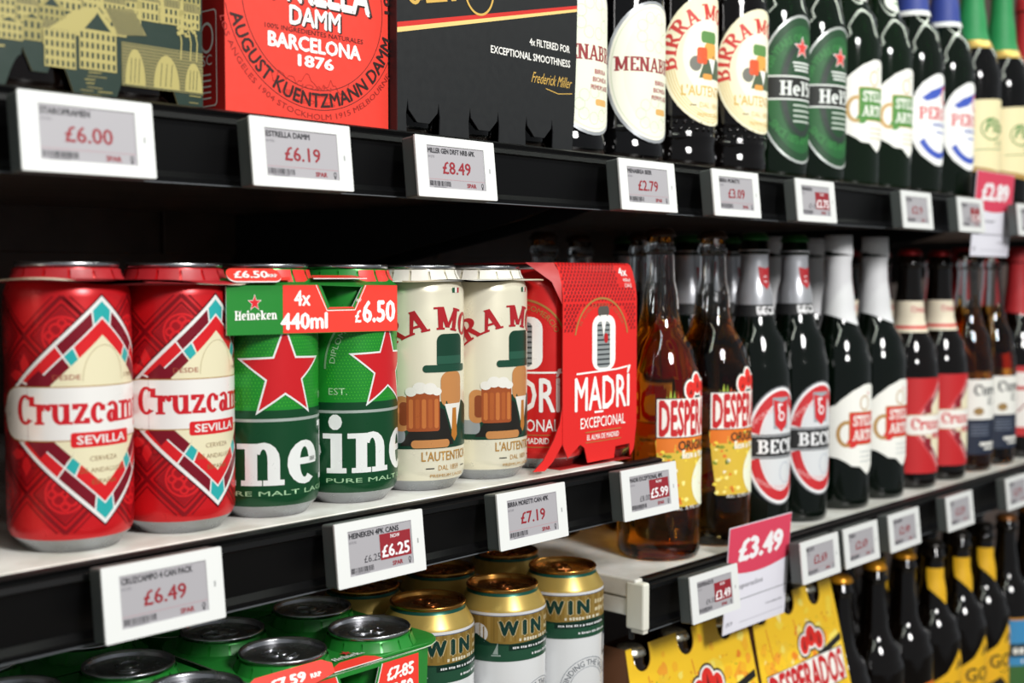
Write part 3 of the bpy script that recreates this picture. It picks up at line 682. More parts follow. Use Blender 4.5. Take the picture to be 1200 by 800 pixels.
a.poly([(-43, 84), (-40, 52), (-36, 18), (36, 18), (41, 52), (43, 84)], M('#d8b53a', PC), 1)
a.rect(-42, 72, 42, 86, og, 1.5)
for i in range(90):
    x, y = rnd.uniform(-40, 40), rnd.uniform(20, 84); r = rnd.uniform(1, 3.2)
    if abs(x) < 39: a.poly([(x+r*cos(j*1.05+i)*rnd.uniform(.5, 1.2), y+r*sin(j*1.05+i)*rnd.uniform(.5, 1.2)) for j in range(6)], M(rnd.choice(['#f3da4a', '#7e8f24', '#f0ead0', '#e0761f', '#5e6f1c', '#f7e98a']), PC), 1.8+i*.005)
a.ell(12, 40, 20, 24, M('#eef0d8', PC), 2.6)
for i in range(12):
    x = -40+i*3.5; a.poly([(x, 108), (x+3, 118+rnd.uniform(-3, 4)), (x+6, 108)], M(rnd.choice(['#7f9a2a', '#c8542a', '#a8b83a']), PC), 1+i*.03)
desp_word(a, 0, 89, 80, 24); desp_logo(a, 0, 122, 1.05, 3)
a.text('ORIGINAL', 0, 74, 9, M('#17140f', PC), 3, w=46, bold=.03); a.text('BEER & TEQUILA', 3, 66, 4.6, M('#f6f3ee', PC), 4, w=44, bold=.03)
a.ell(22, 36, 10, 14, M('#b3180f', PC), 4); a.ell(22, 36, 9, 13, M('#e5371a', PC), 5); a.poly([(18, 28), (26, 28), (22, 46)], M('#7a150d', PC), 6); a.line([(16, 36), (22, 30), (28, 36)], 1.2, M('#7a150d', PC), 6)
a.text('Alc. 5.9% vol.', -10, 15, 3.4, M('#f4f1ea', PC), 3, w=34)
a2 = Art(); a2.text('DESPERADOS', 0, 0, 5.6, M('#b3161d', PC), 2, w=44, rot=-90, bold=.03); a2.rect(-3.6, -24, 7, 24, M('#ece8e6', PC), 1)
a2.it = [([(x+6, y+240) for x, y in vs], fs, m, l) for vs, fs, m, l in a2.it]
a.it = [([(x, 109+(y-89)*(1.2 if y > 89 else .87)) for x, y in vs], fs, m, l) for vs, fs, m, l in a.it]
BT['amber'] = [('bottle_glass', glass(pD, [(208, BEER), (400, CLEAR)]), [], None), ('crown_cap', crown(M('#3a2413', 'foilink'), 279, 13), [], None),
               ('body_label', a.mesh('body_label', slope([(r, z) for r, z in pD if z >= 14 and z < 220], .4), 3, 9), [], None), ('neck_label', a2.mesh('neck_label', slope([(r, z) for r, z in pD if z > 200]), 2, 8), [], None)]
# --- green glass, silver foil, oval red-ringed label
pB = body(35.6, 146, 214, 287, 18.0, 12.8)
a = Art(); sv, rd, bk, wt = M('#c9cbd0', 'foilink'), M('#c8272e', PC), M('#1b1b1d', PC), M('#eeeef0', PC)
a.ell(0, 84, 38, 57, M('#8e9095', 'foilink'), 1); a.ell(0, 84, 36.6, 55.4, wt, 1.3); a.ring(0, 84, 34, 52.5, 9.5, rd, 2, 15, 165); a.ring(0, 84, 34, 52.5, 9.5, rd, 2, 195, 345)
a.ell(0, 84, 24, 42, M('#d7d9dc', PC), 1.6)
a.text('IMPORTED QUALITY BEER', 90, 0, 4, M('#e8b4b4', PC), 3, arc=(0, 84, 34, True), w=70); a.text('BREWERY BREMEN GERMANY', -90, 0, 4, M('#e8b4b4', PC), 3, arc=(0, 88, 46, False), w=60)
a.rect(-38.2, 72, 38.2, 95, bk, 3); a.rect(-38.2, 93, 38.2, 94, M('#b9bcc1', PC), 4); a.rect(-38.2, 73, 38.2, 74, M('#b9bcc1', PC), 4)
a.text("BECK", -2, 77, 13, wt, 4, w=48, slab=True); a.text("S", 29, 77, 13, wt, 4, w=10, slab=True); a.rect(22, 87, 23.6, 91, wt, 4)
a.poly([(-9.5, 100), (9.5, 100), (11, 130), (-11, 130), ], M('#9aa0a6', PC), 4.2)
a.poly([(-8, 104), (0, 97), (8, 104), (10, 128), (0, 125), (-10, 128)], rd, 5); a.ring(0, 112, 4.2, 4.6, 1.7, wt, 6, n=20); a.line([(-3, 116), (-4, 124)], 2, wt, 6); a.line([(-4, 123), (1, 123)], 2, wt, 6)
a.ring(6, 58, 8, 10, .7, M('#aab0c0', PC), 3)
a2 = Art(); a2.rect(-58, 206.5, 58, 217.5, bk, 1); a2.text("BECK'S", 2, 208.5, 7, wt, 2, w=30, bold=.06)
a2.poly([(-6, 238), (0, 232), (6, 238), (7.5, 254), (0, 252), (-7.5, 254)], M('#b3242c', PC), 3); a2.ring(0, 242, 2.8, 3.2, 1.1, wt, 4, n=14)
BT['oval'] = [('bottle_glass', glass(pB, [(400, GG)]), [], None), ('crown_cap', crown(M('#1c5a22', 'foilink'), 279, 13.4), [], None), ('neck_foil', neckfoil(pB, 214, 270, M('#b9bbc0', 'foilink')), [], 'silver foil'),
              ('body_label', a.mesh('body_label', cyl(35.8), 3), [], None), ('neck_label', a2.mesh('neck_label', slope([(r, z) for r, z in pB if z > 180], .6), 2, 5), [], None)]
# --- green glass, tall white sleeve over the cap, white scroll label
pS = body(35.6, 146, 206, 287, 17.5, 12.8)
def scroll(word, col, horn, ink):
    a = Art(); wt = M('#f1f0ea', PC)
    top = [(-46, 108), (-40, 110), (-34, 116), (-22, 125), (-8, 131), (0, 132), (8, 131), (22, 125), (34, 116), (40, 110), (46, 108)]
    bot = [(46, 56), (36, 54), (28, 50), (22, 46), (12, 45), (6, 40), (0, 36), (-6, 40), (-12, 45), (-22, 46), (-28, 50), (-36, 54), (-46, 56)]
    a.poly(top+bot, wt, 1)
    c = M(col, PC); a.rrect(-26, 68, 26, 103, 2, M(horn, PC), 2); a.rrect(-25, 69, 25, 102, 2, c, 3)
    a.text(word[0], 0, 88, 11, wt, 4, w=42, slab=True); a.text(word[1], 0, 73, 11, wt, 4, w=44, slab=True)
    a.ring(-28, 80, 11, 14, 4, M(horn, PC), 3.2, 70, 290); a.ell(-22, 70, 6, 5, c, 3.4, 16); a.ring(-6, 112, 7, 8, 1.4, M(horn, PC), 3); a.star(0, 122, 2.2, c, 3)
    for i in range(3): a.rect(-12, 60-i*5, 14, 61-i*5, M(ink, PC), 2)
    return a.mesh('body_label', cyl(35.8), 3)
a2 = Art(); a2.text('ARTOIS', 0, 0, 5, M('#c4717a', PC), 2, w=30, rot=-90); a2.it = [([(x+4, y+240) for x, y in vs], fs, m, l) for vs, fs, m, l in a2.it]
BT['sleeve'] = [('bottle_glass', glass(pS, [(400, GG)]), [], None), ('neck_foil', neckfoil(pS, 205, 288, M('#dfe0e2', PC), True, cut=12), [], 'white paper sleeve over cap'),
                ('body_label', scroll(('STELLA', 'ARTOIS'), '#d02a24', '#b58a4c', '#a8b0b0'), [], None), ('neck_label', a2.mesh('neck_label', slope([(r, z) for r, z in pS if z > 200], .8), 2, 8), [], None)]
a2 = Art(); a2.rrect(-15, 195, 15, 262, 9, M('#e9efe4', PC), 1); a2.rrect(-8, 203, 8, 250, 7, M('#3a7a3c', PC), 2)
pSg = pS
BT['greenscroll'] = [('bottle_glass', glass(pS, [(400, M('#0a240b', 'darkglass'))]), [], None), ('crown_cap', crown(M('#2a7a33', 'foilink'), 279, 13.4), [], None),
                     ('body_label', scroll(('STELLA', 'ARTOIS'), '#4d8a3a', '#c9a46a', '#c9b98a'), [], None), ('neck_label', a2.mesh('neck_label', slope([(r, z) for r, z in pS if z > 150], .5), 2, 5), [], None)]
# --- dark bottle, red label with diamond, cream collar
pC = body(34.2, 134, 196, 277, 17.2, 12.8)
a = Art(); rr_, wt, cr, mr = M('#c01c22', PC), M('#f0ece6', PC), M('#ece2c2', PC), M('#e06a70', PC)
a.rect(-62, 18, 62, 128, rr_, 1)
for w_, c_, l in ((62, mr, 2), (60.5, rr_, 2.3), (58, mr, 2.6), (55.5, wt, 3), (54, M('#8a1626', PC), 3.3), (47, wt, 3.6), (45.5, cr, 4)): a.poly([(-w_*.75, 73), (0, 73-w_*.88), (w_*.75, 73), (0, 73+w_*.88)], c_, l)
for sx in (-1, 1):
    for sy in (-1, 1): a.poly([(sx*16, 73+sy*14), (sx*26, 73+sy*14), (sx*26, 73+sy*22), (sx*16, 73+sy*34)], M('#8a1626', PC), 4.5)
a.rrect(-52, 62, 52, 86, 10, M('#b58a4c', PC), 5); a.rrect(-51, 62.8, 51, 85.2, 9.5, wt, 5.4); a.text('Cruzcampo', 0, 69, 13, M('#cf1f2b', PC), 6.5, w=84, slab=True)
a.rrect(-14, 58, 14, 64.5, 1.4, rr_, 6); a.text('SEVILLA', 0, 59.4, 3.6, wt, 7, w=22)
a2 = Art(); a2.rect(-62, 180, 62, 216, M('#e8dcc4', PC), 1); a2.rect(-62, 184, 62, 187.5, M('#cf2a2c', PC), 2); a2.text('Cruzcampo', 0, 203, 7, M('#c8505a', PC), 2, w=40, slab=True)
BT['diamond'] = [('bottle_glass', glass(pC, [(400, BRN)]), [], None), ('crown_cap', crown(M('#8e1518', 'foilink'), 269, 13.4), [], None),
                 ('body_label', a.mesh('body_label', cyl(34.4), 3), [], None), ('neck_label', a2.mesh('neck_label', slope([(r, z) for r, z in pC if z > 130], .4), 2.5, 4), [], None)]
# --- clear slim bottle, white over navy label
pK = body(32.6, 128, 205, 277, 15.5, 12)
a = Art(); nv, wt, bk = M('#1a2338', PC), M('#eceae4', PC), M('#20242c', PC)
a.rect(-46, 66, 46, 116, wt, 1); a.rect(-46, 22, 46, 66, nv, 1); a.text('Corona', 2, 96, 14, bk, 2, w=62, slab=True); a.text('Extra', 6, 84, 9, bk, 2, w=28, slab=True)
a.ell(-22, 76, 7, 5, M('#9a7a4a', PC), 2); a.ell(22, 76, 5, 5, M('#9a7a4a', PC), 2); a.rect(-20, 33, 30, 37, wt, 2); a.rect(-14, 28, 24, 30.5, wt, 2); a.ell(20, 54, 8, 6, M('#b08a55', PC), 2)
for i in range(4): a.rect(-32, 58-i*4, -6, 59.4-i*4, M('#6f7788', PC), 2)
BT['slim'] = [('bottle_glass', glass(pK, [(212, M('#e09a38', 'beer')), (400, CLEAR)]), [], None), ('crown_cap', crown(M('#46331d', 'foilink'), 269, 12.6), [], None), ('body_label', a.mesh('body_label', cyl(32.8), 3), [], None)]
# --- red foil bottle with white-red label
pR = body(34.6, 140, 200, 283, 17, 12.8)
a = Art(); a.rect(-50, 30, 50, 124, M('#efe9e4', PC), 1); a.rect(-50, 30, 50, 42, M('#c2282c', PC), 2); a.rect(-50, 92, 50, 97, M('#c2282c', PC), 2); a.rect(-50, 116, 50, 124, M('#c2282c', PC), 2)
a.bars(0, 104, 5, 60, M('#c2282c', PC), 2, 6); a.line([(-40, 62), (-20, 82), (0, 66), (24, 84)], 2, M('#8a1a22', PC), 2)
BT['redfoil'] = [('bottle_glass', glass(pR, [(400, BRN)]), [], None), ('neck_foil', neckfoil(pR, 196, 284, M('#b3242a', PC), True, cut=6), [], 'red foil over neck and cap'), ('body_label', a.mesh('body_label', cyl(34.8), 3), [], None)]

# --- top row types (R 36)
pT = body(35.9, 150, 212, 290, 18, 13)
# embossed wall: ridged band near the foot
pE = [(24, 2), (30, .6), (32, 0), (34.4, 1.6), (35.8, 6), (35.9, 13), (34.9, 16), (34.6, 21), (35.6, 25), (36, 26.5), (35.6, 28), (35.2, 29), (35.2, 42), (35.7, 43), (36, 44.5), (35.7, 46), (35.5, 47)]+[(r-.4, z) for r, z in pT if z >= 140]
def beads():
    b = MB(); m = BG
    for i in range(30):
        an = 2*pi*i/30
        for zz in (32.5, 38.5):
            cx, cy = 35.3*sin(an+(.1 if zz > 35 else 0)), -35.3*cos(an+(.1 if zz > 35 else 0)); vs = []; r = 1.9
            for k in range(3):
                for j in range(8):
                    q = 2*pi*j/8; ph = k*pi/6; rr2 = r*cos(ph); out = r*.6*sin(ph)
                    vs.append((cx+rr2*cos(q)*cos(an)+out*sin(an), cy+rr2*cos(q)*sin(an)-out*cos(an), zz+rr2*sin(q)))
            fs = [(k*8+j, k*8+(j+1) % 8, (k+1)*8+(j+1) % 8, (k+1)*8+j) for k in range(2) for j in range(8)]+[tuple(range(16, 24))]
            b.add(vs, fs, m, True)
    return b.mesh('embossed_beads')
EMB = beads(); EMB_N = ('embossed_beads', EMB, [], None)
# oval cream label with serif name (first bottles)
a = Art(); sil, cm, pg = M('#b9bcc0', 'foilink'), M('#eceadb', PC), M('#d6dcc4', PC)
a.ell(0, 72, 44, 57, sil, 1); a.ell(0, 72, 41.5, 54.5, cm, 1.4); a.ring(0, 72, 39.5, 52.5, 1, pg, 2); a.ell(0, 72, 29, 46, M('#e3e7d2', PC), 1.7)
for i in range(16):
    an = i*.39; a.ring(14*cos(an), 104+12*sin(an) if i % 2 else 38+10*sin(an), 5, 5, .7, M('#c5cdb4', PC), 2, n=12)
a.text('MENABREA', 2, 72, 11.5, M('#8e2028', PC), 4, w=78, slab=True)
for i, s_ in enumerate(('BIRRA', 'BIONDA', 'PREMIUM LAGER')): a.text(s_, 8, 62-i*6, 3.6, M('#a04048', PC), 3, w=(16, 20, 24)[i], bold=.03)
a.rrect(1, 38, 17, 43, 2, M('#d8a860', PC), 3)
BT['ovalcream'] = [('bottle_glass', glass(pE, [(400, M('#0b0a0c', 'darkglass'))]), [], None), ('crown_cap', crown(M('#2a2a2e', 'foilink'), 282, 13.6), [], None), ('body_label', a.mesh('body_label', cyl(36.1), 3), [], None)]
# round cream label with arched red name
a = Art(); cm, yl, rdm = M('#efe7c6', PC), M('#dcc47c', PC), M('#c93a34', PC)
a.ell(0, 92, 47, 56, cm, 1); 
for k in range(4): a.ring(0, 92, 44-k*2.2, 53-k*2.2, .8, yl, 2, 190, 350)
a.ell(0, 95, 29, 34, M('#f3eed8', PC), 2.4)
a.text('BIRRA MORETTI', 90, 0, 13, rdm, 4, slab=True, arc=(0, 92, 34.5, True), w=128)
a.rrect(-12, 106, 8, 116, 3, M('#5d8a4a', PC), 4); a.rrect(-8, 92, 8, 106, 3, M('#e3a24c', PC), 3.6); a.rrect(-16, 88, -5, 102, 2.5, M('#d8552c', PC), 4.5); a.ell(-17, 88, 6, 6.5, M('#6e6e66', PC), 4, 16)
a.poly([(-14, 76), (-8, 92), (4, 96), (16, 92), (20, 76)], M('#4e5e46', PC), 3.4); a.poly([(-3, 93), (7, 93), (3, 80)], M('#f3f1ea', PC), 4); a.rrect(-10, 75, 2, 80, 2, M('#e09a48', PC), 4.4)
a.text("L'AUTENTICA", 0, 61, 8.5, M('#d1ab52', PC), 4, w=60, bold=.02); a.text('DAL 1859', 0, 51, 4.5, M('#d1ab52', PC), 4, w=26); a.rect(-22, 52.5, -16, 53.4, M('#6a5a3a', PC), 4); a.rect(16, 52.5, 22, 53.4, M('#6a5a3a', PC), 4)
a.text('PREMIUM LAGER', 0, 43.5, 3, M('#d1ab52', PC), 4, w=30)
BT['archcream'] = [('bottle_glass', glass(pE, [(400, M('#0d0807', 'darkglass'))]), [], None), EMB_N, ('crown_cap', crown(M('#c9a24a', 'foilink'), 282, 13.6), [], None), ('body_label', a.mesh('body_label', cyl(36.1), 3), [], None)]
# dark green oval label with star
a = Art(); g1, g2, g3, wt, bk = M('#123f20', PC), M('#1b5a2b', PC), M('#2f7a3a', PC), M('#e6eae6', PC), M('#131613', PC)
a.ell(0, 84, 46, 70, M('#d5dad6', 'foilink'), 1); a.ell(0, 84, 44, 67.6, g1, 1.4); a.ring(0, 84, 38, 60, 12, g2, 2); a.ring(0, 84, 24, 44, 5, M('#23302a', PC), 2.4)
a.text('150 YEARS OF GOOD TIMES', 90, 0, 7, g3, 3, arc=(0, 96, 33, True), w=88, bold=.03); a.text('SINCE 1873 AMSTERDAM', -90, 0, 7, g3, 3, arc=(0, 72, 40, False), w=84, bold=.03)
a.star(0, 123, 11.5, wt, 4); a.star(0, 123, 9.6, M('#e2413a', PC), 5)
for i in range(3): a.rect(-12+i, 108-i*3.4, 14-i, 109.6-i*3.4, wt, 4)
a.rect(-46.3, 75, 46.3, 95, bk, 4); a.rect(-46.5, 95, 46.5, 96.4, wt, 4.4); a.rect(-46.5, 73.6, 46.5, 75, wt, 4.4); a.text('He150', 0, 78, 13.5, wt, 5, w=50, slab=True); a.text('n', 35, 78, 13, wt, 5, w=9, slab=True)
for i in range(4): a.rect(-11, 68-i*5, 16, 69.8-i*5, M('#b9c4b9', PC), 4)
BT['staroval'] = [('bottle_glass', glass(pT, [(400, M('#081f0b', 'darkglass'))]), [], None), ('crown_cap', crown(M('#2a7a33', 'foilink'), 282, 13.6), [], None), ('body_label', a.mesh('body_label', cyl(36.1), 3), [], None)]
# white oval, blue ribbon
a = Art(); wt, bl, rd = M('#f3f3f1', PC), M('#3a56b8', PC), M('#d04a50', PC)
a.poly([(40*cos(2*pi*i/28)*(1 if abs(sin(2*pi*i/28)) < .9 else .9), 84+52*sin(2*pi*i/28)) for i in range(28)], wt, 1)
a.poly([(-26, 108), (-14, 116), (4, 122), (16, 126), (10, 118), (-6, 108), (-20, 104)], bl, 2); a.ring(12, 112, 9, 11, 3, rd, 3)
a.text('PERONI', 2, 84, 14, rd, 3, w=62, slab=True); a.text('NASTRO AZZURRO', 8, 76, 4.4, bl, 3, w=38, bold=.03); a.rect(-6, 69, 22, 70.5, bl, 3)
a.ring(0, 84, 34, 44, 7, bl, 3, 215, 325)
bl2 = MB()
BT['whiteoval'] = [('bottle_glass', glass(pT, [(400, M('#091c0a', 'darkglass'))]), [], None), ('crown_cap', crown(M('#2a3f8a', 'foilink'), 282, 13.6), [], None), ('neck_foil', neckfoil(pT, 208, 280, M('#2c3f8f', PC)), [], 'blue neck foil'),
                   ('foil_edge', neckfoil(pT, 203, 208.5, M('#eef0ee', PC), lift=.9, n=2), [], 'white edge of the neck foil'), ('body_label', a.mesh('body_label', cyl(36.1), 3), [], None)]
# cream label, green script
a = Art(); cm, gn = M('#f0e2b4', PC), M('#5f8f52', PC)
a.poly([(-50, 122), (0, 125), (50, 122), (50, 38), (20, 33), (0, 31), (-20, 33), (-50, 38)], cm, 1); a.poly([(-50, 44), (0, 37), (50, 44), (50, 38), (20, 33), (0, 31), (-20, 33), (-50, 38)], M('#b08a4a', PC), 2)
a.ring(-14, 88, 16, 14, 2, gn, 2); a.text('Pilsner', 6, 84, 15, gn, 3, w=62, shear=.3, bold=.03); a.text('Urquell', 10, 68, 9, gn, 3, w=40, shear=.3); a.line([(-36, 62), (36, 66)], 1.2, gn, 3)
BT['script'] = [('bottle_glass', glass(pT, [(400, M('#0d0c0a', 'darkglass'))]), [], None), ('crown_cap', crown(M('#c9a24a', 'foilink'), 282, 13.6), [], None), ('neck_foil', neckfoil(pT, 196, 284, M('#1f8a4c', PC), True), [], 'green neck foil'),
                ('foil_edge', neckfoil(pT, 188, 198, M('#dcb864', 'foilink'), lift=.9, n=3), [], 'gold edge of the neck foil'), ('body_label', a.mesh('body_label', cyl(36.1), 3), [], None)]

# --- lower right bottles (height 270)
pL = body(34.8, 150, 196, 270, 16.5, 12.4)
def lower(kind):
    a = Art()
    if kind == 'orange':
        a.poly([(-46, 40)]+[(-46+i*92/12, 108+14*sin(pi*i/12)) for i in range(13)]+[(46, 40)], M('#e8761c', PC), 1)
        a.poly([(-42, 40)]+[(-42+i*84/12, 100+14*sin(pi*i/12)) for i in range(13)]+[(42, 40)], M('#f1e9dc', PC), 2); a.text('BREWERY', 90, 0, 12, M('#c4502a', PC), 3, arc=(0, 40, 56, True), w=70, bold=.03, slab=False)
        a.poly([(-34, 40)]+[(-34+i*68/12, 84+14*sin(pi*i/12)) for i in range(13)]+[(34, 40)], M('#d9601c', PC), 3)
        t = [('bottle_glass', glass(pL, [(400, BRN)]), [], None), ('crown_cap', crown(M('#d8941c', 'foilink'), 262, 13), [], None), ('body_label', a.mesh('body_label', cyl(35), 3), [], None)]
    elif kind == 'gold':
        y_ = M('#efb81c', PC); bk = M('#1a1611', PC)
        a.poly([(-50, 40), (-50, 96), (-20, 116), (0, 142), (20, 116), (50, 96), (50, 40)], y_, 1); a.poly([(-8, 118), (0, 132), (8, 118), (4, 118), (0, 124), (-4, 118)], bk, 2)
        a.text('GOLD', 2, 86, 17, bk, 2, w=66, bold=.02); a.text('GOLDEN ALE', 2, 78, 4, bk, 2, w=36); a.poly([(-50, 40), (-50, 56), (-14, 74), (20, 40)], bk, 3)
        a2 = Art(); a2.poly([(-22, 214), (-22, 238), (22, 238), (22, 214), (0, 194)], y_, 1); a2.ell(6, 226, 4, 6, bk, 2, 16)
        t = [('bottle_glass', glass(pL, [(400, BRN)]), [], None), ('crown_cap', crown(M('#17130f', 'foilink'), 262, 13), [], None), ('neck_label', a2.mesh('neck_label', slope([(r, z) for r, z in pL if z > 180], .5), 2, 5), [], None), ('body_label', a.mesh('body_label', cyl(35), 3), [], None)]
    else:
        a.rect(-48, 30, 48, 134, M('#3f8fc4', PC), 1); a.rect(-48, 82, 48, 100, M('#1f3138', PC), 2); a.bars(0, 86, 9, 60, M('#f1efe8', PC), 3, 7); a.rect(-48, 30, 48, 70, M('#3d6a35', PC), 2); a.rect(-48, 132, 48, 135, M('#c98a2c', PC), 2)
        a.ell(14, 116, 12, 7, M('#dfe9ee', PC), 2); a.bars(0, 73, 6, 36, M('#f1efe8', PC), 3, 8)
        t = [('bottle_glass', glass(pL, [(400, BRN)]), [], None), ('crown_cap', crown(M('#7a4a1c', 'foilink'), 262, 13), [], None), ('body_label', a.mesh('body_label', cyl(35), 3), [], None)]
    return t
for k in ('orange', 'gold', 'blue'): BT['low_'+k] = lower(k)

DEPTH = ['', ', second in file', ', third in file', ', fourth in file']
def file_of(kind, x, ys, z, text, group, rot=0):
    for i, y in enumerate(ys):
        place(BT[kind], 'beer_bottle', text+DEPTH[i], 'bottle', (x, y, z), rot+(0, 25, -40, 70)[i], group)
GM = 'tall bottles on the right middle shelf'
Z1 = -97.3
file_of('amber', 890, (642, 777), Z1, 'clear bottle of amber beer beside the red card wrap', GM, 8)
file_of('amber', 972, (642, 722, 800), Z1, 'clear bottle of amber beer beside the silver-foiled bottles', GM, 8)
file_of('oval', 1044.5, (642, 719, 796), Z1, 'green bottle with silver foil next to the amber beer bottles', GM, -10)
file_of('oval', 1121, (642, 719, 796), Z1, 'green bottle with silver foil next to the white-sleeved bottles', GM, -10)
file_of('sleeve', 1213, (642, 720, 798), Z1, 'green bottle with white sleeve, next to the silver-foiled bottles', GM, 0)
file_of('sleeve', 1297, (642, 720, 798), Z1, 'green bottle with white sleeve, next to the red-labelled bottles', GM, 0)
file_of('diamond', 1385, (642, 720), Z1, 'dark bottle with red diamond label, next to the white-sleeved bottles', GM, 12)
file_of('diamond', 1468, (642, 720), Z1, 'dark bottle with red diamond label, next to the slim clear bottles', GM, 12)
file_of('slim', 1553, (642, 720), Z1, 'slim clear bottle with white over navy label, next to the red-labelled bottles', GM, 0)
file_of('slim', 1630, (642, 720), Z1, 'slim clear bottle with white over navy label, next to the red-foiled bottle', GM, 0)
file_of('redfoil', 1720, (642, 720), Z1, 'dark bottle with red foil neck right edge of middle row', GM, 0)
file_of('redfoil', 1806, (642,), Z1, 'dark bottle with red foil neck furthest right in the middle row', GM, 0)
GT_ = 'tall bottles on the upper shelf'; Z2 = 240.2
for kind, x, text, rot in (('ovalcream', 753, 'dark bottle with cream oval label half hidden by the black box', -4), ('ovalcream', 831, 'dark bottle with cream silver-edged oval label, second from the black box', -4),
    ('archcream', 909, 'dark bottle with cream label and arched red name, left of its pair', 0), ('archcream', 992, 'dark bottle with cream label and arched red name, right of its pair', 0),
    ('staroval', 1068, 'green bottle with dark green star label, next to the cream-labelled bottle', -6), ('staroval', 1143, 'green bottle with dark green star label, next to the white scroll label', -6),
    ('greenscroll', 1220, 'green bottle with white scroll label, next to the star-labelled bottle', 0), ('greenscroll', 1296, 'green bottle with white scroll label, next to the blue-foiled bottle', 0),
    ('whiteoval', 1376, 'green bottle with blue neck foil, left of its pair', -5), ('whiteoval', 1463, 'green bottle with blue neck foil, right of its pair', -5),
    ('script', 1545, 'dark bottle with green neck foil, left of pair', 0), ('script', 1640, 'dark bottle with green neck foil, right of pair', 0),
    ('redfoil', 1728, 'dark bottle with red foil neck at the top right corner', 0)):
    file_of(kind, x, (640, 718) if x > 760 else (640,), Z2, text, GT_, rot)
GL_ = 'brown bottles on the low shelf at right'; Z3 = -445.1
for kind, x, text in (('low_orange', 1222, 'brown bottle with orange crown cap beside the yellow carton'), ('low_orange', 1303, 'brown bottle with orange crown cap, middle one of three'), ('low_orange', 1379, 'brown bottle with orange crown cap, beside the yellow-necked bottles'),
    ('low_gold', 1458, 'brown bottle with yellow neck label, left one of three'), ('low_gold', 1537, 'brown bottle with yellow neck label, middle one of three'), ('low_gold', 1613, 'brown bottle with yellow neck label, right one of three'),
    ('low_blue', 1692, 'brown bottle with blue sky label in the lower right corner'), ('low_blue', 1772, 'brown bottle with blue sky label beyond the lower right corner')):
    file_of(kind, x, (640, 716), Z3, text, GL_, 0)

# ================================================================ LOWER CANS
GLC = 'green cans packed on the low shelf'; ZL = -239
greens = [((464.4, 620.5), 'front left can of the green four-pack beside the gold cans', 20), ((534.8, 620), 'front right can of the green four-pack beside the gold cans', 60), ((541, 688.5), 'back right can of the green four-pack beside the gold cans', 15), ((466, 687.5), 'back left can of the green four-pack beside the gold cans', 70),
          ((388, 600.5), 'front right can of the leftmost green four-pack', 35), ((385.5, 667.3), 'back right can of the leftmost green four-pack', -30), ((316, 602), 'front left can of the leftmost green four-pack', 50), ((314, 669), 'back left can of the leftmost green four-pack', 10),
          ((548, 758), 'green can under the shelf behind the pack beside the gold cans, right', 30), ((474, 756), 'green can under the shelf behind the pack beside the gold cans, middle', 0), ((396, 738), 'green can under the shelf behind the leftmost pack', 40), ((322, 738), 'green can under the shelf in the far left corner', 80)]
for (x, y), text, rot in greens:
    place(GREEN, 'beer_can', text, 'can', (x, y, ZL), rot, GLC)
golds = [((609, 642), 'gold-topped white can next to the green four-pack, front row', -11), ((682.5, 637.5), 'gold-topped white can, middle of the front row', -16), ((757.5, 641), 'gold-topped white can, right end of the front row beside the white shelf end', -38),
         ((766, 711), 'gold-topped can at the right end of the second row', 30), ((684, 706), 'gold-topped can in the middle of the second row', 60), ((606, 710), 'gold-topped can behind the one next to the green four-pack', 80), ((688, 776), 'gold-topped can in the dark third row', 10)]
for (x, y), text, rot in golds: place(GOLDCAN, 'beer_can', text, 'can', (x, y, ZL), rot, 'gold-topped cans on the low shelf')
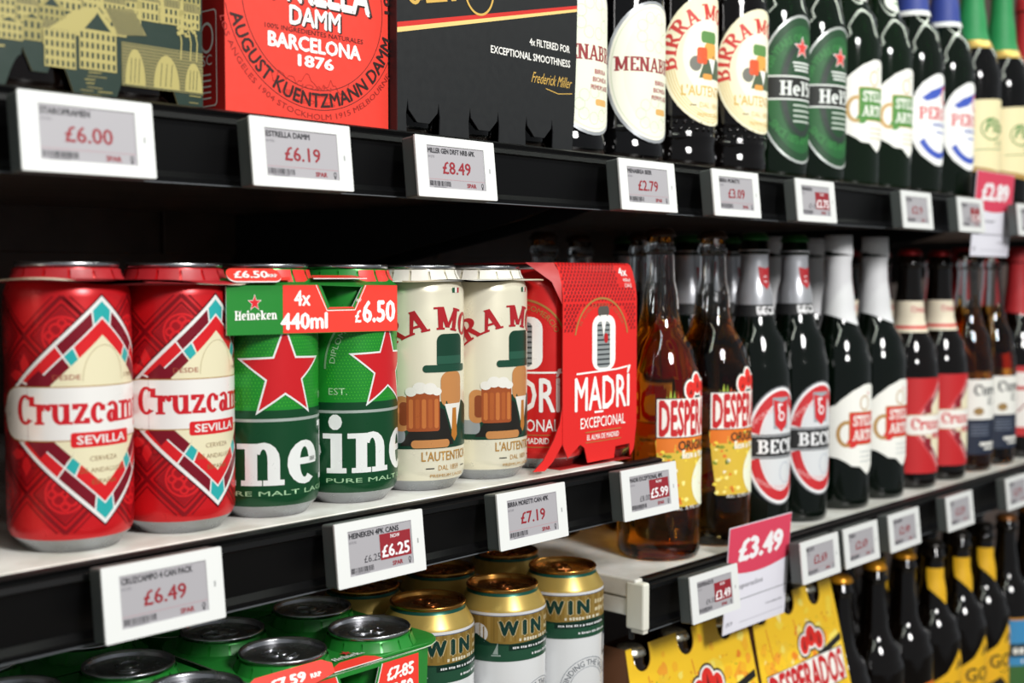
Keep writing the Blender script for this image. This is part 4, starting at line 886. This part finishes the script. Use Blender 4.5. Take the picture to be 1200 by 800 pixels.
def pack(cans, label, pr, z=-95.5):
    t, (x0, x1, y0, y1) = clip('can_carrier', label, G2, cans, z, '#1f7f2c', '#c9d6c0', ext=(34, 36, 36, 34), wave=.4, rad=27, m2=M('#e5352c'), alt=lambda i, a0: pr and i in (5, 6))
    if not pr: return
    yf = y0-.3
    L0, R0 = x0+8, x1-32; hx = x0+64; R2 = M('#ea3b2e')
    mb = MB(); hl = [(hx-15, -3), (hx+17, -3), (hx+11, -22), (hx-8, -22)]
    mb.plate([[(L0, -58), (R0, -58), (R0, 0), (L0, 0)], hl], lambda x, y, d: (x, yf+d, y), .7, GP, WP); fp = link('front_panel', mb.mesh('front_panel'), t)
    mb = MB(); mb.plate([[(0, -58), (9, -58), (13, -1), (0, 0)]], lambda x, y, d: (R0+x, yf+x*.35+d, y), .7, GP, WP); link('wrap_edge', mb.mesh('wrap_edge'), t)
    a = Art()
    a.poly([(L0+2, -58), (hx-9, -58), (hx-9, -24), (hx-17, -3), (hx-19, -1), (L0+2, -1)], R2, 1); a.poly([(hx+12, -58), (R0, -58), (R0, -1.5), (hx+20, -1.5), (hx+12, -24)], R2, 1); a.rect(hx-9, -58, hx+12, -23, R2, 1)
    a.line([(hx-18, -1), (hx-9.5, -23.5), (hx+12.5, -23.5), (hx+19.5, -1.5)], .6, WP, 2)
    c2 = (hx+18+R0)/2
    a.text('£7.85', c2+.5, -13.5, 7.6, WP, 3, w=23, bold=.04); a.line([(c2-10, -13.5), (c2+12, -6.5)], 1.2, WP, 4.4); a.text('£7.59', c2-1, -26.5, 9.6, WP, 3, w=25, bold=.05)
    a.text('4x', hx-27, -17, 10, WP, 3, w=14, bold=.04); a.text('440ml', hx-30, -31, 10, WP, 3, w=30, bold=.04)
    link('panel_print', a.mesh('panel_print', lambda x, y, l: (x, yf-.1-l*.05, y)), fp)
    mb = MB(); mb.plate([[(hx-19, 0), (hx+20, 0), (hx+18, 5), (hx+12, 9), (hx-8, 9), (hx-16, 5)]], lambda x, y, d: (x, yf+y, 1.5+d+y*.15), .5, R2, WP); link('handle_flap', mb.mesh('handle_flap'), t)
    mb = MB(); q = [(x0-20+i*7, 1-4.5*sin(pi*i/9)) for i in range(10)]+[(x0+43, 8), (x0+36, 12), (x0-12, 12), (x0-20, 8)]
    tf = lambda x, y, d: (x, yf-3+y*.45-d*.8, 2.2+y*.75+d*.4)
    mb.plate([q], tf, .6, R2, WP); tg = link('price_tongue', mb.mesh('price_tongue'), t, label='red price tongue')
    a = Art(); a.text('£7.59', x0+8, 1.2, 6.2, WP, 1, w=27, bold=.05, shear=.15); a.text('RRP', x0+29, 1.6, 3, WP, 1, w=8, bold=.04)
    link('panel_print', a.mesh('panel_print', lambda x, y, l: tf(x, y, .75+l*.06)), tg)
    a = Art(); a.star(hx+10, 32, 4.6, M('#c8272e'), 2); a.text('Heineken', hx+9, 23.5, 5.6, WP, 2, w=30, slab=True)
    link('panel_print', a.mesh('panel_print', lambda x, y, l: (x, yf+y-8, 2.2+l*.06)), fp)
pack([greens[0][0], greens[1][0], greens[3][0], greens[2][0]], 'green card carrier with red price panel on the four-pack beside the gold cans', True)
pack([greens[6][0], greens[4][0], greens[7][0], greens[5][0]], 'green card carrier on the leftmost four-pack of the low shelf', True)
pack([greens[9][0], greens[8][0]], 'green card carrier on the cans behind, right under the price rail', False)
pack([greens[11][0], greens[10][0]], 'green card carrier on the cans in the dark far left corner', False)

# ================================================================ MULTIPACK BOXES on the upper shelf
def box_shell(t, W, D, Hh, mat, side, edge, front_loops):
    mb = MB(); mb.plate(front_loops, lambda x, y, d: (x, d, y), .9, mat, edge); fp = link('front_panel', mb.mesh('front_panel'), t)
    for x, nm in ((0, 'side_panel'), (W-.9, 'side_panel')):
        mb = MB(); mb.box(x, x+.9, 1, D, 0.3, Hh, side); link(nm, mb.mesh(nm), t)
    mb = MB(); mb.box(1, W-1, 1, D, Hh-.9, Hh, mat); link('top_panel', mb.mesh('top_panel'), t)
    mb = MB(); mb.box(1, W-1, D-.9, D, 0.3, Hh, side); link('back_panel', mb.mesh('back_panel'), t)
    mb = MB(); mb.box(1, W-1, 40, D-1, .3, 1.2, side); link('base_panel', mb.mesh('base_panel'), t)
    return fp
STUB = [('bottle_glass', glass(body(30, 120, 150, 228, 13, 11), [(400, M('#120906', 'darkglass'))]), [], None)]
STUB2 = [('bottle_glass', glass(body(30, 120, 150, 228, 13, 11), [(400, M('#6b3208', 'beer'))]), [], None)]
def arch(cx, w_, h_, flap):    # cut-out in the lower edge, walked left to right, with a pointed flap
    P = [(cx-w_/2, 0)]
    L = [(cx-w_/2+w_*.04*k, h_*sin(pi/2*min(1, k/6.5))) for k in range(1, 7)]
    P += L; fx = w_*.24; L = L
    P += [(cx-fx, h_*1.2), (cx-fx*.45, h_*flap), (cx+fx*.45, h_*flap), (cx+fx, h_*1.2)]
    P += [(2*cx-x, y) for x, y in L[::-1]]+[(cx+w_/2, 0)]
    return P
# gold and dark green town-print box
W = 251; t = thing('beer_box', 'gold and dark green box printed with old town houses, top left', 'box', (149, 603, 240.3), group='multipack boxes on the upper shelf')
out = [(0, 0)]+arch(30, 40, 18, .55)+arch(92, 40, 18, .55)+arch(155.5, 37, 17.5, .55)+arch(216.5, 38, 17.5, .55)+[(W, 0), (W, 160), (0, 160)]
dg_, go = M('#0d281e'), M('#aa9e60')
fp = box_shell(t, W, 120, 160, dg_, M('#24352a'), M('#c9bb80'), [out])
a = Art(); rnd = random.Random(11); go2 = M('#948a50'); go3 = M('#7d7548')
def house(x, y, w_, h_, cols, rows, roof, l, base=go):
    a.rect(x, y, x+w_, y+h_, base, l)
    for j in range(rows):
        for i in range(cols):
            cw, ch = w_/cols, h_/rows; a.rect(x+i*cw+cw*.25, y+j*ch+ch*.2, x+i*cw+cw*.72, y+j*ch+ch*.8, dg_, l+.2)
    rh_ = roof
    if rnd.random() < .45: a.poly([(x-1, y+h_), (x+w_/2, y+h_+rh_*1.3), (x+w_+1, y+h_)], base, l); a.poly([(x+w_*.2, y+h_+.8), (x+w_/2, y+h_+rh_), (x+w_*.8, y+h_+.8)], dg_, l+.2)
    else:
        a.poly([(x-1, y+h_), (x+w_*.15, y+h_+rh_), (x+w_*.85, y+h_+rh_), (x+w_+1, y+h_)], go3, l)
        for i in range(max(2, int(w_/2.2))): a.line([(x+1+i*2.0, y+h_+.4), (x+w_*.1+i*1.8, y+h_+rh_-.4)], .3, dg_, l+.2)
def hrow(yb, hh_, wl, wh_, l, x0=1, x1=None):
    x = x0; x1 = x1 or W
    while x < x1-3:
        w_ = min(rnd.uniform(wl, wh_), x1-1-x)
        if w_ < 3: break
        h_ = hh_*rnd.uniform(.8, 1.2); house(x, yb+rnd.uniform(-1.5, 1.5), w_, h_, max(2, int(w_/2.6)), max(2, int(h_/3.6)), rnd.uniform(2.5, 5.5), l, rnd.choice((go, go, go2))); x += w_+rnd.uniform(0, .6)
for k, yb in enumerate((150, 138, 126, 114, 102, 91, 80, 70, 61, 52, 43)): hrow(yb, 7+k*.25, 7, 16, 1+k*.5)
for x, y, h_ in ((226, 44, 40), (190, 46, 24), (212, 44, 16), (62, 44, 30), (238, 40, 22), (150, 50, 26)):
    a.rect(x-1.1, y, x+1.1, y+h_*.5, go, 6.6); a.poly([(x-1.6, y+h_*.5), (x, y+h_), (x+1.6, y+h_*.5)], go, 6.6); a.ell(x, y+h_*.5, 2, 2.2, go2, 6.7, 12)
for i in range(12): a.ell(200+i*4, 78+rnd.uniform(-3, 3), 1.2, 2.2, go2, 6.2, 8)
hrow(32, 10, 10, 18, 7, 1, 205); hrow(24, 9, 9, 16, 7.6, 1, 176)
house(177, 14, 21, 20, 7, 4, 10, 8.2); a.poly([(176, 34), (187.5, 47), (199, 34)], go, 8.4); a.poly([(180, 34.8), (187.5, 43.5), (195, 34.8)], dg_, 8.6)
a.poly([(160, 32), (180, 46), (188, 46), (176, 32)], go, 8.3); house(158, 13, 17, 19, 6, 4, 0.1, 8.3)
a.poly([(192, 47), (208, 49), (216, 36), (199, 34)], go3, 8.3)
for i in range(12): a.line([(193+i*1.5, 47), (200+i*1.3, 35)], .3, dg_, 8.6)
a.rect(201, 8, W, 31, go3, 8.8)
for i in range(14): a.rect(201, 8.4+i*1.65, W, 8.8+i*1.65, dg_, 9)
for cx, rx, ry in ((209, 6, 19), (228, 8, 18), (245, 5.5, 16)):
    a.poly([(min(W-.5, cx+rx*cos(pi*k/16)), 9+ry*sin(pi*k/16)) for k in range(17)], go, 9.4)
    for k in range(3): a.line([(cx-rx*.5+k*rx*.4, 10), (cx-rx*.35+k*rx*.4, 9+ry*.75)], .4, dg_, 9.6)
cutsx = (30, 92, 155.5, 216.5)
for j in range(9):
    x = 1+rnd.uniform(0, 4)
    while x < W-5:
        L_ = rnd.uniform(3, 11); y = 1.2+j*1.9
        if all(abs(x+L_/2-c) > 21+L_/2 for c in cutsx) and not (y > 8 and x > 196): a.line([(x, y), (min(x+L_, W-1), y+rnd.uniform(-.3, .3))], .55, rnd.choice((go2, go3, go3)), 8)
        x += L_+rnd.uniform(.5, 3)
for x in range(2, 200, 3): 
    y = 19+rnd.uniform(-1, 1)
    if all(abs(x-c) > 21 for c in cutsx): a.line([(x, y), (x+3.4, y+.4)], .8, go, 8.1)
for i in range(26): a.ell(240+rnd.uniform(-5, 7), 44+rnd.uniform(-5, 6), rnd.uniform(.6, 1.5), rnd.uniform(.4, 1), go, 9.9, 8)
for x in (237, 243, 247): a.line([(x, 26), (x+.6, 36), (x-1.6, 46)], .7, go, 9.8)
def keep(vs): return True
link('panel_print', a.mesh('panel_print', lambda x, y, l: (x, -.1-l*.02, max(y, 0))), fp)
for i, x in enumerate((30, 92, 155.5, 216.5)):
    place(STUB, 'beer_bottle', 'dark bottle base bulging through the cut-out of the gold town box, '+('first', 'second', 'third', 'fourth')[i]+' from left', 'bottle', (149+x, 603+31.6, 240.4), 0, 'bottles inside the boxes')
# red-orange box with circular lettering
W = 125.2; t = thing('beer_box', 'bright red box with a circle of black lettering on the upper shelf', 'box', (420.5, 611, 240.3), group='multipack boxes on the upper shelf')
RB = M('#dd3a2c'); fp = box_shell(t, W, 190, 230, RB, M('#b81f1d'), M('#c43a30'), [[(0, 0), (W, 0), (W, 230), (0, 230)]])
a = Art(); bk = M('#2c1412'); wt = M('#f4f0ec'); cx, cz = 66, 75.5
a.ring(cx, cz, 54.5, 54.5, .4, bk, 1, n=90); a.ring(cx, cz, 66.5, 66.5, .4, bk, 1, 190, 350, 80)
a.text('AUGUST KUENTZMANN DAMM', -90, 0, 8.2, bk, 2, arc=(cx, cz, 64.6, False), w=170, bold=.025); a.text('1876', 13, 0, 8.2, bk, 2, arc=(cx, cz, 64.6, False), w=28, bold=.025)
a.text('LOS ANGELES 1904 STOCKHOLM 1915 MELBOURNE 1888 PARIS', -84, -4.4, 3.4, M('#8e1f18'), 2, arc=(cx, cz, 67.8, False), w=190)
a.text('ESTRELLA', cx, 72, 21, bk, 2.5, w=92, bold=.045); a.text('ESTRELLA', cx-1, 73, 21, wt, 3, w=91, bold=.045)
a.text('DAMM', cx+.8, 58.4, 10.8, bk, 2.5, w=40, bold=.045); a.text('DAMM', cx, 59, 10.8, wt, 3, w=40, bold=.045)
a.text('100% INGREDIENTES NATURALES', cx, 54.2, 2.8, bk, 2, w=76); a.text('BARCELONA', cx, 43.8, 8.4, wt, 3, w=72, bold=.04); a.text('1876', cx, 34.6, 6.6, wt, 3, w=28, bold=.04)
rnd = random.Random(2); P = [(30+i*1.9, 27+rnd.uniform(-4, 5)-(i*.1)) for i in range(34)]; a.line(P, .35, M('#9c2018'), 2)
for i in range(3): a.text(('JOAN', 'CERVEZA DE BARCELONA', 'DESDE 1876')[i], cx, 21.5-i*4.6, 2.4, M('#b02a20'), 2, w=(24, 52, 30)[i])
link('panel_print', a.mesh('panel_print', flat(0)), fp)
a = Art(); a.rrect(6, 6, 34, 62, 3, wt, 1); a.rrect(6.8, 6.8, 33.2, 61.2, 2.6, M('#b81f1d'), 2); a.ring(24, 46, 7, 9, 1.6, wt, 3); a.text('FSC', 22, 30, 6, wt, 3, w=14); 
for i in range(5): a.rect(12, 24-i*3.4, 28, 25-i*3.4, wt, 3)
a.text('DAMM', 8, 78, 16, M('#2c1412'), 3, w=60, rot=90, bold=.04)
sd = link('side_print', a.mesh('side_print', lambda x, y, l: (-.1-l*.05, 42-x, y)), t)
# black box with gold and red stripe
W = 182; t = thing('beer_box', 'matt black box with red and gold stripe, between red box and bottles', 'box', (546.5, 603, 240.3), group='multipack boxes on the upper shelf')
BK = M('#131416')
def hexcut(cx, w_=30, h_=25):
    return [(cx-w_/2, 0), (cx-w_/2-.5, h_*.5), (cx-w_/2+1, h_*.9), (cx-w_/2+2, h_*.62), (cx-w_*.18, h_*.32), (cx+w_*.18, h_*.32), (cx+w_/2-2, h_*.62), (cx+w_/2-1, h_*.9), (cx+w_/2+.5, h_*.5), (cx+w_/2, 0)]
out = [(0, 0)]+hexcut(23)+hexcut(81)+hexcut(139)+[(W-6, 0), (W-3, 30), (W-1, 70), (W, 110), (W, 230), (0, 230)]
fp = box_shell(t, W-6, 120, 230, BK, M('#151518'), M('#3a3a3e'), [out])
a = Art(); gd = M('#c9a24f'); wt = M('#e9e7e2')
a.poly([(0, 67), (W-.5, 107), (W-.5, 109.5), (0, 70.5)], M('#c42a22'), 1); a.poly([(0, 64), (W-.5, 105), (W-.5, 107), (0, 67.2)], M('#e3c27a'), 1.3)
a.text('GENUINE', 56, 93, 22, gd, 2, w=96, slab=True, rot=12); a.text('DRAFT', 142, 111, 22, gd, 2, w=62, slab=True, rot=12); a.ring(76, 104, 15, 18, 1.6, gd, 3)
a.text('4x FILTERED FOR', W-9, 73.2, 5, wt, 2, w=45, al='r', bold=.02, slab=False); a.text('EXCEPTIONAL SMOOTHNESS', W-8.5, 62.5, 5, wt, 2, w=86, al='r', bold=.02)
a.text('Frederick Miller', W-8, 47, 7.6, gd, 2, w=44, al='r', shear=.35); a.line([(W-36, 44), (W-22, 41.6), (W-6, 43.4)], .6, gd, 2)
link('panel_print', a.mesh('panel_print', flat(0)), fp)
for i, x in enumerate((23, 81, 139)):
    place(STUB2, 'beer_bottle', 'amber bottle base showing through the '+('left', 'middle', 'right')[i]+' cut-out of the black box', 'bottle', (546.5+x, 603+31.6, 240.4), 0, 'bottles inside the boxes')

# ================================================================ YELLOW CARTONS lower right
SB = [('bottle_glass', glass(body(29, 165, 205, 277, 14.5, 12.4), [(400, M('#2a1a10', 'darkglass'))]), [], None), ('crown_cap', crown(M('#e0dccb', 'metal'), 270, 13), [], 'silver crown cap')]
def ycarton(x0, x1, holes, label, seed, hl):
    W = x1-x0; Z0 = -445; zt = -164-Z0; zk = zt-128
    t = thing('bottle_carton', label, 'carton', (x0, 0, Z0+.2), group='yellow cartons on the low shelf')
    def fn(x, y, d): return (x, (620-(zt-y)*.225 if y > zk else 620-128*.225)+d, y)
    YB = M('#f2c424'); out = [(0, 0), (0, zk), (2, zt-40), (4, zt)]
    for h in holes:
        hx = h-x0; r = 12
        out += [(hx-r, zt), (hx-r, zt-9)]+[(hx-r*cos(pi*k/8), zt-9-r*sin(pi*k/8)) for k in range(1, 8)]+[(hx+r, zt-9), (hx+r, zt)]
    out += [(W-4, zt), (W-2, zt-40), (W, zk), (W, 0)]
    mb = MB(); mb.plate([out], fn, .9, YB, M('#c99a3a')); fp = link('front_panel', mb.mesh('front_panel'), t)
    for x in (0, W-.9):
        mb = MB(); mb.plate([[(592, 0), (592, zk), (620, zt), (645, zt), (700, zk), (700, 0)]], lambda y, z, d, x=x: (x+d+(4 if z > zk+5 and x == 0 else (-4 if z > zk+5 else 0)), y, z), .9, M('#7a5138')); link('side_panel', mb.mesh('side_panel'), t)
    mb = MB(); mb.add([(4, 646, zt), (W-4, 646, zt), (W, 700, zk), (0, 700, zk)], [(0, 1, 2, 3)], M('#3d2414')); link('back_panel', mb.mesh('back_panel'), t)
    mb = MB(); mb.box(1, W-1, 600, 699, .1, .6, YB); link('base_panel', mb.mesh('base_panel'), t)
    a = Art(); rnd = random.Random(seed)
    cut = lambda x, y: all(abs(x-(h-x0)) > 17 or y < zt-30 for h in holes)
    for i in range(150):
        x, y = rnd.uniform(8, W-10), rnd.uniform(zk+4, zt-6); r = rnd.uniform(4, 17) if i < 60 else rnd.uniform(2, 8)
        if x-r < 5 or x+r > W-5 or y+r > zt-1: continue
        if not cut(x, y+r) or any(abs(x-(h-x0)) < 14+r and y+r > zt-28 for h in holes): continue
        n = 9; a.poly([(x+r*cos(j*2*pi/n)*rnd.uniform(.5, 1.15), y+r*sin(j*2*pi/n)*rnd.uniform(.5, 1.15)) for j in range(n)], M(rnd.choice(['#f0cf3c', '#f2dc62', '#eda02a', '#e8861f', '#f3e28a', '#efb224', '#ecc130'])), 1+i*.004)
    for i in range(160):
        x, y = rnd.uniform(8, W-8), rnd.uniform(zk+4, zt-30); r = rnd.uniform(.3, 1.1)
        a.poly([(x+r*cos(j*1.3), y+r*sin(j*1.3)) for j in range(5)], M(rnd.choice(['#c8401c', '#8f9a2a', '#d8601c', '#b04018'])), 1.8)
    desp_logo(a, W*hl, zt-52, 1.5, 2.4); 
    a.poly([(W*hl-8, zt-70), (W*hl+80 if W*hl+80 < W-4 else W-4, zt-55), (W-4, zt-62), (W*.6, zt-76)], M('#17140f'), 2)
    desp_word(a, W/2+2, zt-98, W-22, 28, 4)
    for i in range(2): a.line([(holes[i]-x0+4, zt-26), (holes[i]-x0+9, zt-60)], 1.1, M('#d8742a'), 2)
    link('panel_print', a.mesh('panel_print', lambda x, y, l: (lambda p: (p[0], p[1]-.1-l*.05, p[2]))(fn(x, y, 0))), fp)
    for i, h in enumerate(holes):
        place(SB, 'beer_bottle', 'silver-capped bottle in yellow carton, '+('left', 'middle', 'right')[i]+' hole of the '+('left' if x0 < 900 else 'right')+' carton', 'bottle', (h, 631, Z0+2.4), 0, 'capped bottles inside the yellow cartons')
ycarton(810, 1000, (834, 898, 960), 'yellow and orange carton with red circle logo, left of two under the price cards', 3, .58)
ycarton(1003, 1165, (1022, 1073, 1124), 'yellow and orange carton with red circle logo, right of two beside the brown bottles', 8, .62)
# brown kraft box behind / left of the cartons
t = thing('cardboard_box', 'brown cardboard box in the gap left of the yellow cartons', 'box', (762, 700, -239.2))

bpy.data.objects.remove(t)
t = thing('cardboard_box', 'brown cardboard box in the dark gap left of the yellow cartons', 'box', (801.5, 704, -445.2), 0)
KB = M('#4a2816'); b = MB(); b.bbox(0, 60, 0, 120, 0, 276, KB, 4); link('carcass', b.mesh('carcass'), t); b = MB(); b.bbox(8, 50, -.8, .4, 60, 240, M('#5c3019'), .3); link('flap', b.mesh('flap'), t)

# ================================================================ SHELF-EDGE TAGS
HOUS = M('#4c5150', 'plastic'); FRM = M('#dcdddc', 'plastic'); SCR = M('#a3a0a5', 'screen'); INKR = M('#8c1d28', 'screen'); INKB = M('#2c2b30', 'screen'); INKG = M('#77757b', 'screen'); SW = M('#e6e3e5', 'screen')
def esl_base():
    b = MB(); b.bbox(-35.3, 35.3, 1.2, 13, -38, 0, HOUS, 1.2); h = b.mesh('housing')
    b = MB(); out = rr(-35.6, -38.3, 35.6, .3, .9); hole = [(-26, -32.4), (25.4, -32.4), (25.4, -5.4), (-26, -5.4)]
    b.plate([out, hole], lambda x, y, d: (x, d, y), 1.4, FRM); f = b.mesh('front_frame')
    b = MB(); b.box(-26.2, 25.6, .55, 1.3, -32.6, -5.2, SCR); s_ = b.mesh('screen')
    b = MB(); b.add([(29.5, -.06, -17.5), (30.6, -.06, -17.5), (30.6, -.06, -20.5), (29.5, -.06, -20.5)], [(0, 1, 2, 3)], M('#9a9c9c', 'screen')); d = b.mesh('indicator')
    return h, f, s_, d
EH, EF, ES, EI = esl_base()
def esl(x, z, title, price, label, now=None, group='electronic shelf-edge price tags', small=False, dy=0):
    t = thing('price_tag', label, 'price tag', (x, 570.2+dy, z), 0, group, rx=-6)
    link('housing', EH, t); link('front_frame', EF, t); link('indicator', EI, t); sc = link('screen', ES, t)
    a = Art(); X0, X1, Y0, Y1 = -25.5, 25, -32, -5.8
    a.text(title, X0+.7, Y1-4.3, 3.1, INKB, 1, w=min(42, 2.35*len(title)), al='l', bold=.04); a.text('6V330', X0+.7, Y1-7.4, 1.5, INKG, 1, al='l')
    rnd = random.Random(len(title)*7+int(x)); xx = X0+.8
    while xx < X0+19: w_ = rnd.choice((.3, .5, .8)); a.rect(xx, Y0+1.0, xx+w_, Y0+4.2, INKB, 1); xx += w_+rnd.choice((.3, .45, .7))
    a.rect(X0+4, Y0+.1, X0+15, Y0+.6, INKG, 1)
    a.text('SPAR', X1-12.5, Y0+1.1, 2.5, INKR, 1, w=8.6, bold=.04); a.ring(X1-2.4, Y0+2.9, 1.1, 1.5, .5, INKB, 1, n=14); a.rect(X1-3, Y0+.4, X1-1.8, Y0+1.4, INKB, 1)
    if now:
        a.rect(X0+24.5, Y0+5.6, X1-.6, Y1-4.9, INKR, 1); a.text('NOW', (X0+24.5+X1-.6)/2, Y1-8.2, 2.2, SW, 2, w=7.5, bold=.02); a.text(now, (X0+24.5+X1-.6)/2, Y0+7.2, 7, SW, 2, w=23, bold=.03); a.text(price, X0+18, Y0+6.2, 4.2, INKB, 1, w=13)
    else:
        a.text(price, 0, Y0+9.2, 7.6, INKR, 1, w=25.5, bold=.02); a.rect(X0, Y0+5.2, X1, Y0+5.5, M('#b08a90', 'screen'), 1)
    link('screen_print', a.mesh('screen_print', lambda x, y, l: (x, .5-l*.04, y)), sc)
def esl_at(xl, z, *a, **k): esl(xl+35.5, z, *a, **k)
for xl, ti, pr, nw, lb in ((276.5, 'STAROPRAMEN', '£6.00', None, 'white price tag reading £6.00 under the gold town box'), (407.5, 'ESTRELLA DAMM', '£6.19', None, 'white price tag reading £6.19 under the red box'),
    (531, 'MILLER GEN DRFT NRB 6PK', '£8.49', None, 'white price tag reading £8.49 under the black box'), (737, 'MENABREA BEER', '£2.79', None, 'white price tag reading £2.79 under the first dark bottles'),
    (861, 'BIRRA MORETTI', '£3.09', None, 'white price tag reading £3.09 under the arched-name bottles'), (995, 'HEINEKEN', '£3.15', '£2.75', 'white price tag with dark red block under the star-labelled bottles'),
    (1207, 'STELLA', '£2.9', None, 'white price tag left of the dark-red-block tag under the green scroll bottles'), (1346, 'PERONI', '£3.0', '£2.8', 'white price tag with dark red block beside the upper pink price card'), (1521, 'PILSNER', '£2.95', None, 'white price tag at the right edge of the upper shelf')):
    esl_at(xl, 235, ti, pr, lb, nw)
for xl, ti, pr, nw, lb in ((315, 'CRUZCAMPO 4 CAN PACK', '£6.49', None, 'white price tag reading £6.49 under the red cans'), (465, 'HEINEKEN 4PK CANS', '£6.25', '£6.25', 'white price tag reading NOW £6.25 under the green cans'),
    (605, 'BIRRA MORETTI CAN 4PK', '£7.19', None, 'white price tag reading £7.19 under the cream cans'), (742, 'MADRI EXCEPTIONAL 4PK', '£8.00', '£5.99', 'white price tag reading NOW £5.99 at the end of the middle shelf')):
    esl_at(xl, 0, ti, pr, lb, nw)
for xl, ti, pr, nw, lb in ((834, 'DESPERADOS', '£4.10', '£3.49', 'white price tag reading NOW £3.49 beside the white shelf end'), (1012, "BECK'S", '£2.69', None, 'white price tag right of the large pink price card'), (1094, 'STELLA', '£2.69', None, 'white price tag second right of the large pink price card'),
    (1190, 'CRUZCAMPO', '£2.49', None, 'white price tag third right of the large pink price card'), (1331, 'CRUZ', '£2.59', None, 'white price tag under the red diamond bottles'), (1503, 'CORONA', '£2.79', None, 'white price tag at the right edge of the right middle shelf')):
    esl_at(xl, -98, ti, pr, lb, nw)
# pink price cards
def promo(xl, w_, z, h_, price, word, label, tilt, yy):
    t = thing('price_card', label, 'price card', (xl, yy, z), 0, 'pink and white hanging price cards', rx=tilt)
    mb = MB(); mb.plate([[(0, -h_), (w_, -h_), (w_, 0), (0, 0)]], lambda x, y, d: (x, d, y), .8, M('#e6e4ef', PC)); c = link('card', mb.mesh('card'), t)
    a = Art(); pk = M('#d8405c', PC)
    a.poly([(0.5, -.5), (w_-.5, -.5), (w_-.5, -h_*.42)]+[(w_-.5-(w_-1)*k/10, -h_*(.42+.055*sin(pi*k/10)+.0*k)) for k in range(1, 10)]+[(.5, -h_*.45)], pk, 1)
    a.text(price, w_/2+2, -h_*.33, h_*.19, M('#f3eff2', PC), 2, w=w_*.72, bold=.06); a.text(word, w_*.33, -h_*.6, 4.6, M('#55535c', PC), 2, w=w_*.5, al='c')
    a.bars(w_*.8, -h_*.84, 1.4, w_*.28, M('#6d6b74', PC), 2, 9); a.rect(w_*.25, -h_*.93, w_-4, -h_*.925, M('#a5a3ad', PC), 2); a.text('£9.19', 9, -h_*.93, 3.6, M('#55535c', PC), 2, w=10)
    link('card_print', a.mesh('card_print', flat(0)), c)
    mb = MB(); mb.bbox(w_*.3, w_*.7, .8, 3.4, -h_*.42, -h_*.36, M('#c9cbcc', 'plastic'), .8); link('hanger', mb.mesh('hanger'), t)
promo(916, 105, -72, 96, '£3.49', 'Desperados', 'large pink and white price card reading £3.49 on the right shelf rail', 4, 584.6)
promo(1436, 114, 271, 100, '£2.89', 'Pilsner', 'pink and white price card reading £2.89 at top right', 4, 584.6)
